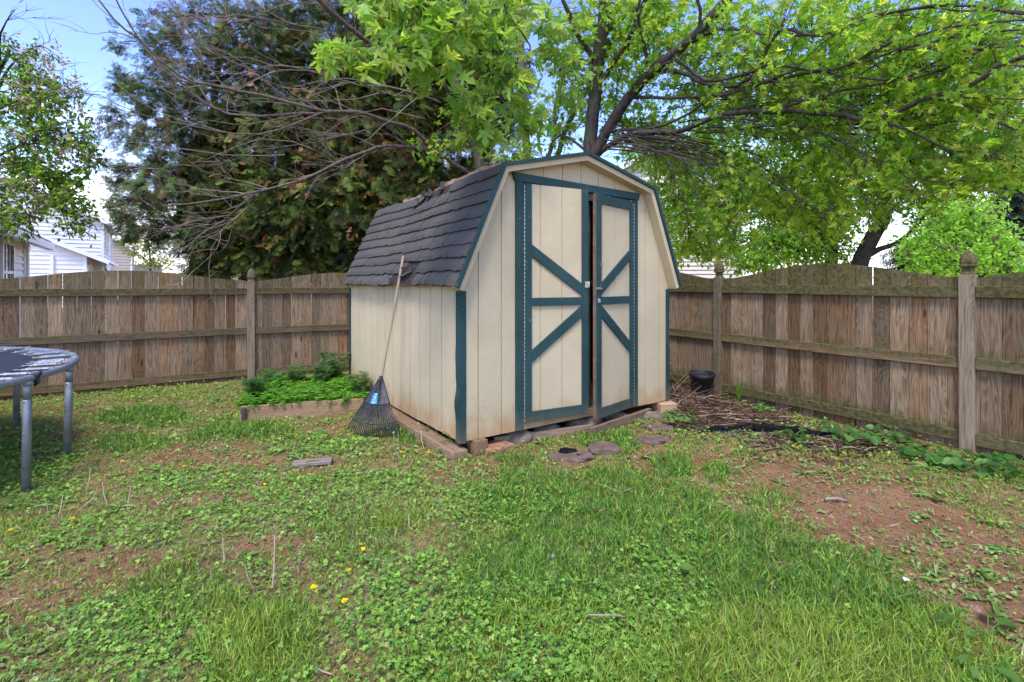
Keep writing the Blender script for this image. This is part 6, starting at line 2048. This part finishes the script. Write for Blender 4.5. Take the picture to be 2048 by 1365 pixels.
DL = [(627, 1175, 1.25, 'yellow dandelion, largest of the two in the clover at lower centre left'), (691, 1208, 1.2, 'yellow dandelion just below and right of the largest one'),
      (725, 1105, 1, 'yellow dandelion above the clover, left of the bright grass tuft'), (697, 1143, 1.1, 'yellow dandelion between the bright tuft and the two big ones'), (850, 955, 1, 'yellow dandelion in front of the shed corner, upper of two'),
      (842, 988, 1, 'yellow dandelion in front of the shed corner, lower of two'), (530, 966, 1, 'yellow dandelion left of the weathered lawn board'), (580, 976, .9, 'yellow dandelion in front of the weathered lawn board'),
      (458, 940, .9, 'yellow dandelion on the thin lawn, between trampoline legs and board'), (145, 1023, 1.1, 'yellow dandelion right of the near trampoline leg foot'), (247, 912, 1, 'yellow dandelion in the grass right of the far trampoline leg'),
      (707, 872, .9, 'yellow dandelion before the left edge of the rake tines'), (802, 898, .9, 'yellow dandelion at the foot of the rake, right side'), (858, 903, 1, 'yellow dandelion in the weeds along the shed skid'),
      (368, 919, .8, 'yellow dandelion on the thin lawn in front of the raised bed'), (495, 1022, .9, 'yellow dandelion in the clover at centre left'), (1132, 1163, 1.1, 'yellow dandelion in the lush grass of the centre foreground'),
      (1595, 895, .8, 'tiny yellow dandelion on the soil before the charred log'), (20, 1042, .9, 'yellow dandelion at the left edge of the lawn'), (1145, 1012, .8, 'small dandelion in grass below the pale crooked stick')]
d0 = dandelion()
for i, (px, py, sc_, lab) in enumerate(DL):
    o = d0 if i == 0 else copy_tree(d0)
    e = gnd(px, py + 10); e.z = float(ground_z(e.x, e.y)); sc_ *= .58
    o.location = e; o.scale = (sc_,) * 3; o.rotation_euler = (rng.normal(0, .15), rng.normal(0, .15), rng.random() * 6)
    o['label'] = lab
# dandelion clocks and bare pale stems (countable)
def clock_plant(px, py, h, lean, fluff, label):
    e = gnd(px, py); e.z = float(ground_z(e.x, e.y))
    t = thing('seed_stalk', label, 'stalk', e, 'pale dandelion stalks in the lawn')
    mb = MB(); top = e + Vector((lean, rng.normal(0, .02), h))
    mb.tube([e, e.lerp(top, .5) + Vector((lean * .25, 0, .0)), top], [.003, .0026, .002], 5, False)
    mb.build('stem', M['handle'], t)
    if fluff:
        n = 40; D = rand_unit(n)
        P = np.repeat(np.array([tuple(top)]), n, 0)
        scatter('seed_head', TB[:2], P, frames(D, rand_unit(n)), .016 * fluff, palette(n, [(.62, .58, .48), (.5, .44, .33)], [2, 1], .08), M['straw'], t)


for i, (px, py, h, lean, fl, lab) in enumerate(((172, 970, .17, .03, 0, 'tall pale stalk nearest the trampoline leg'), (215, 1000, .16, -.03, 0, 'pale stalk second from the trampoline leg, leaning away'), (160, 1000, .12, .10, 0, 'pale stalk bent over strongly towards the right'),
                        (255, 1010, .12, -.01, 0, 'upright pale stalk right of the bent one'), (98, 1012, .11, 0, 0, 'pale stalk just right of the near trampoline leg'), (118, 1015, .12, .005, 0, 'pale stalk next to the dandelion by the near trampoline leg'),
                        (448, 1125, .14, 0, 0, 'brown dry stalk standing left of centre in the lawn'), (545, 1180, .24, .01, 1, 'tall brown stalk with a white head at lower centre left'), (508, 1185, .15, -.02, 0, 'brown stalk leaning left beside the tall white headed one'),
                        (790, 905, .16, -.015, 1, 'pale stalk with white head beside the rake'), (838, 885, .16, -.01, 1, 'stalk with fluffy head before the shed side wall'), (848, 898, .13, -.03, 1.4, 'stalk with large fluffy white head near the shed corner'), (878, 900, .17, -.02, .8, 'thin stalk with small head before the last side boards of the shed'),
                        (612, 735, .22, -.10, 1.3, 'dead seed stalk leaning left above the raised bed'), (1115, 1195, .16, -.02, .7, 'stalk with white head in the centre foreground grass'), (345, 930, .05, 0, .9, 'short stalk with white head on the thin lawn'), (690, 1000, .05, .01, .9, 'short white clover head left of the bright tuft'))):
    clock_plant(px, py, h, lean, fl, lab)

# --- plants in the raised bed
P = []; D = []; N_ = []
for i in range(520):
    a, b_ = rng.uniform(-.02, BLN - .05), rng.uniform(-.02, BDP - .04)
    q = BO + E1 * a + E2 * b_
    hgt = 0.05 + 0.05 * NA(a * 4, b_ * 4 + 9) + .04 * (b_ / BDP) + .03 * (a < .25)
    st_ = Vector((q.x, q.y, .12)); nlev = 5
    lx, ly = rng.normal(0, .03, 2)
    for k in range(nlev):
        z = .12 + hgt * (k + 1) / nlev
        for s_ in range(4):
            an = s_ * 1.571 + k * .78 + rng.normal(0, .3)
            P.append((q.x + lx * k / nlev, q.y + ly * k / nlev, z)); D.append((math.cos(an), math.sin(an), .35 - .5 * (k < 3) + rng.normal(0, .2))); N_.append((-.3 * math.cos(an), -.3 * math.sin(an), 1))
P = np.array(P); n = len(P)
o = scatter('mint_plants', TM_OVAL, P, frames(np.array(D), np.array(N_)), (.032 + .028 * rng.random(n)), palette(n, [(.12, .28, .04), (.17, .36, .05), (.23, .42, .07), (.08, .20, .03)], [4, 4, 2, 2], .15), M['leaf'])
o['kind'] = 'stuff'; o['label'] = 'dense bright green mint filling the raised bed'


def mugwort(a, b_, h, sp, nst, label):
    q = BO + E1 * a + E2 * b_; q.z = .12
    t = thing('mugwort_plant', label, 'weed', q, 'grey green weeds standing in the raised bed')
    mb = MB(); P = []; D = []
    for i in range(nst):
        an = rng.random() * 6.283; top = q + Vector((math.cos(an) * sp, math.sin(an) * sp, h * rng.uniform(.7, 1.05)))
        mb.tube([q + Vector((math.cos(an) * .02, math.sin(an) * .02, -.02)), q.lerp(top, .5) + Vector((0, 0, .02)), top], [.004, .003, .002], 5, False)
        for k in np.linspace(.25, 1, 15):
            for s_ in range(3):
                aa = rng.random() * 6.283
                P.append(tuple(q.lerp(top, k))); D.append((math.cos(aa), math.sin(aa), .5 + rng.normal(0, .3)))
    mb.build('stems', M['bed_stem'], t)
    n = len(P); N = rng.normal(size=(n, 3)) * .4; N[:, 2] = 1
    scatter('leaves', TS[:3], np.array(P), frames(np.array(D), N), .085 * (.6 + .6 * rng.random(n)), palette(n, [(.13, .23, .09), (.18, .28, .13), (.10, .18, .06)], [3, 2, 2], .12), M['leaf'], t)


mugwort(.86, .98, .42, .14, 9, 'tallest grey green weed against the shed at the back of the raised bed')
mugwort(.70, .75, .30, .10, 5, 'feathery weed right of centre in the raised bed')
mugwort(.42, .95, .27, .08, 4, 'feathery weed at the back middle of the raised bed')
mugwort(.08, .35, .30, .12, 6, 'feathery weed at the left corner of the raised bed')
mugwort(.15, .85, .24, .10, 4, 'feathery weed at the back left of the raised bed, near the fence post')
mugwort(1.12, .25, .24, .08, 4, 'weed at the right end of the raised bed behind the rake')
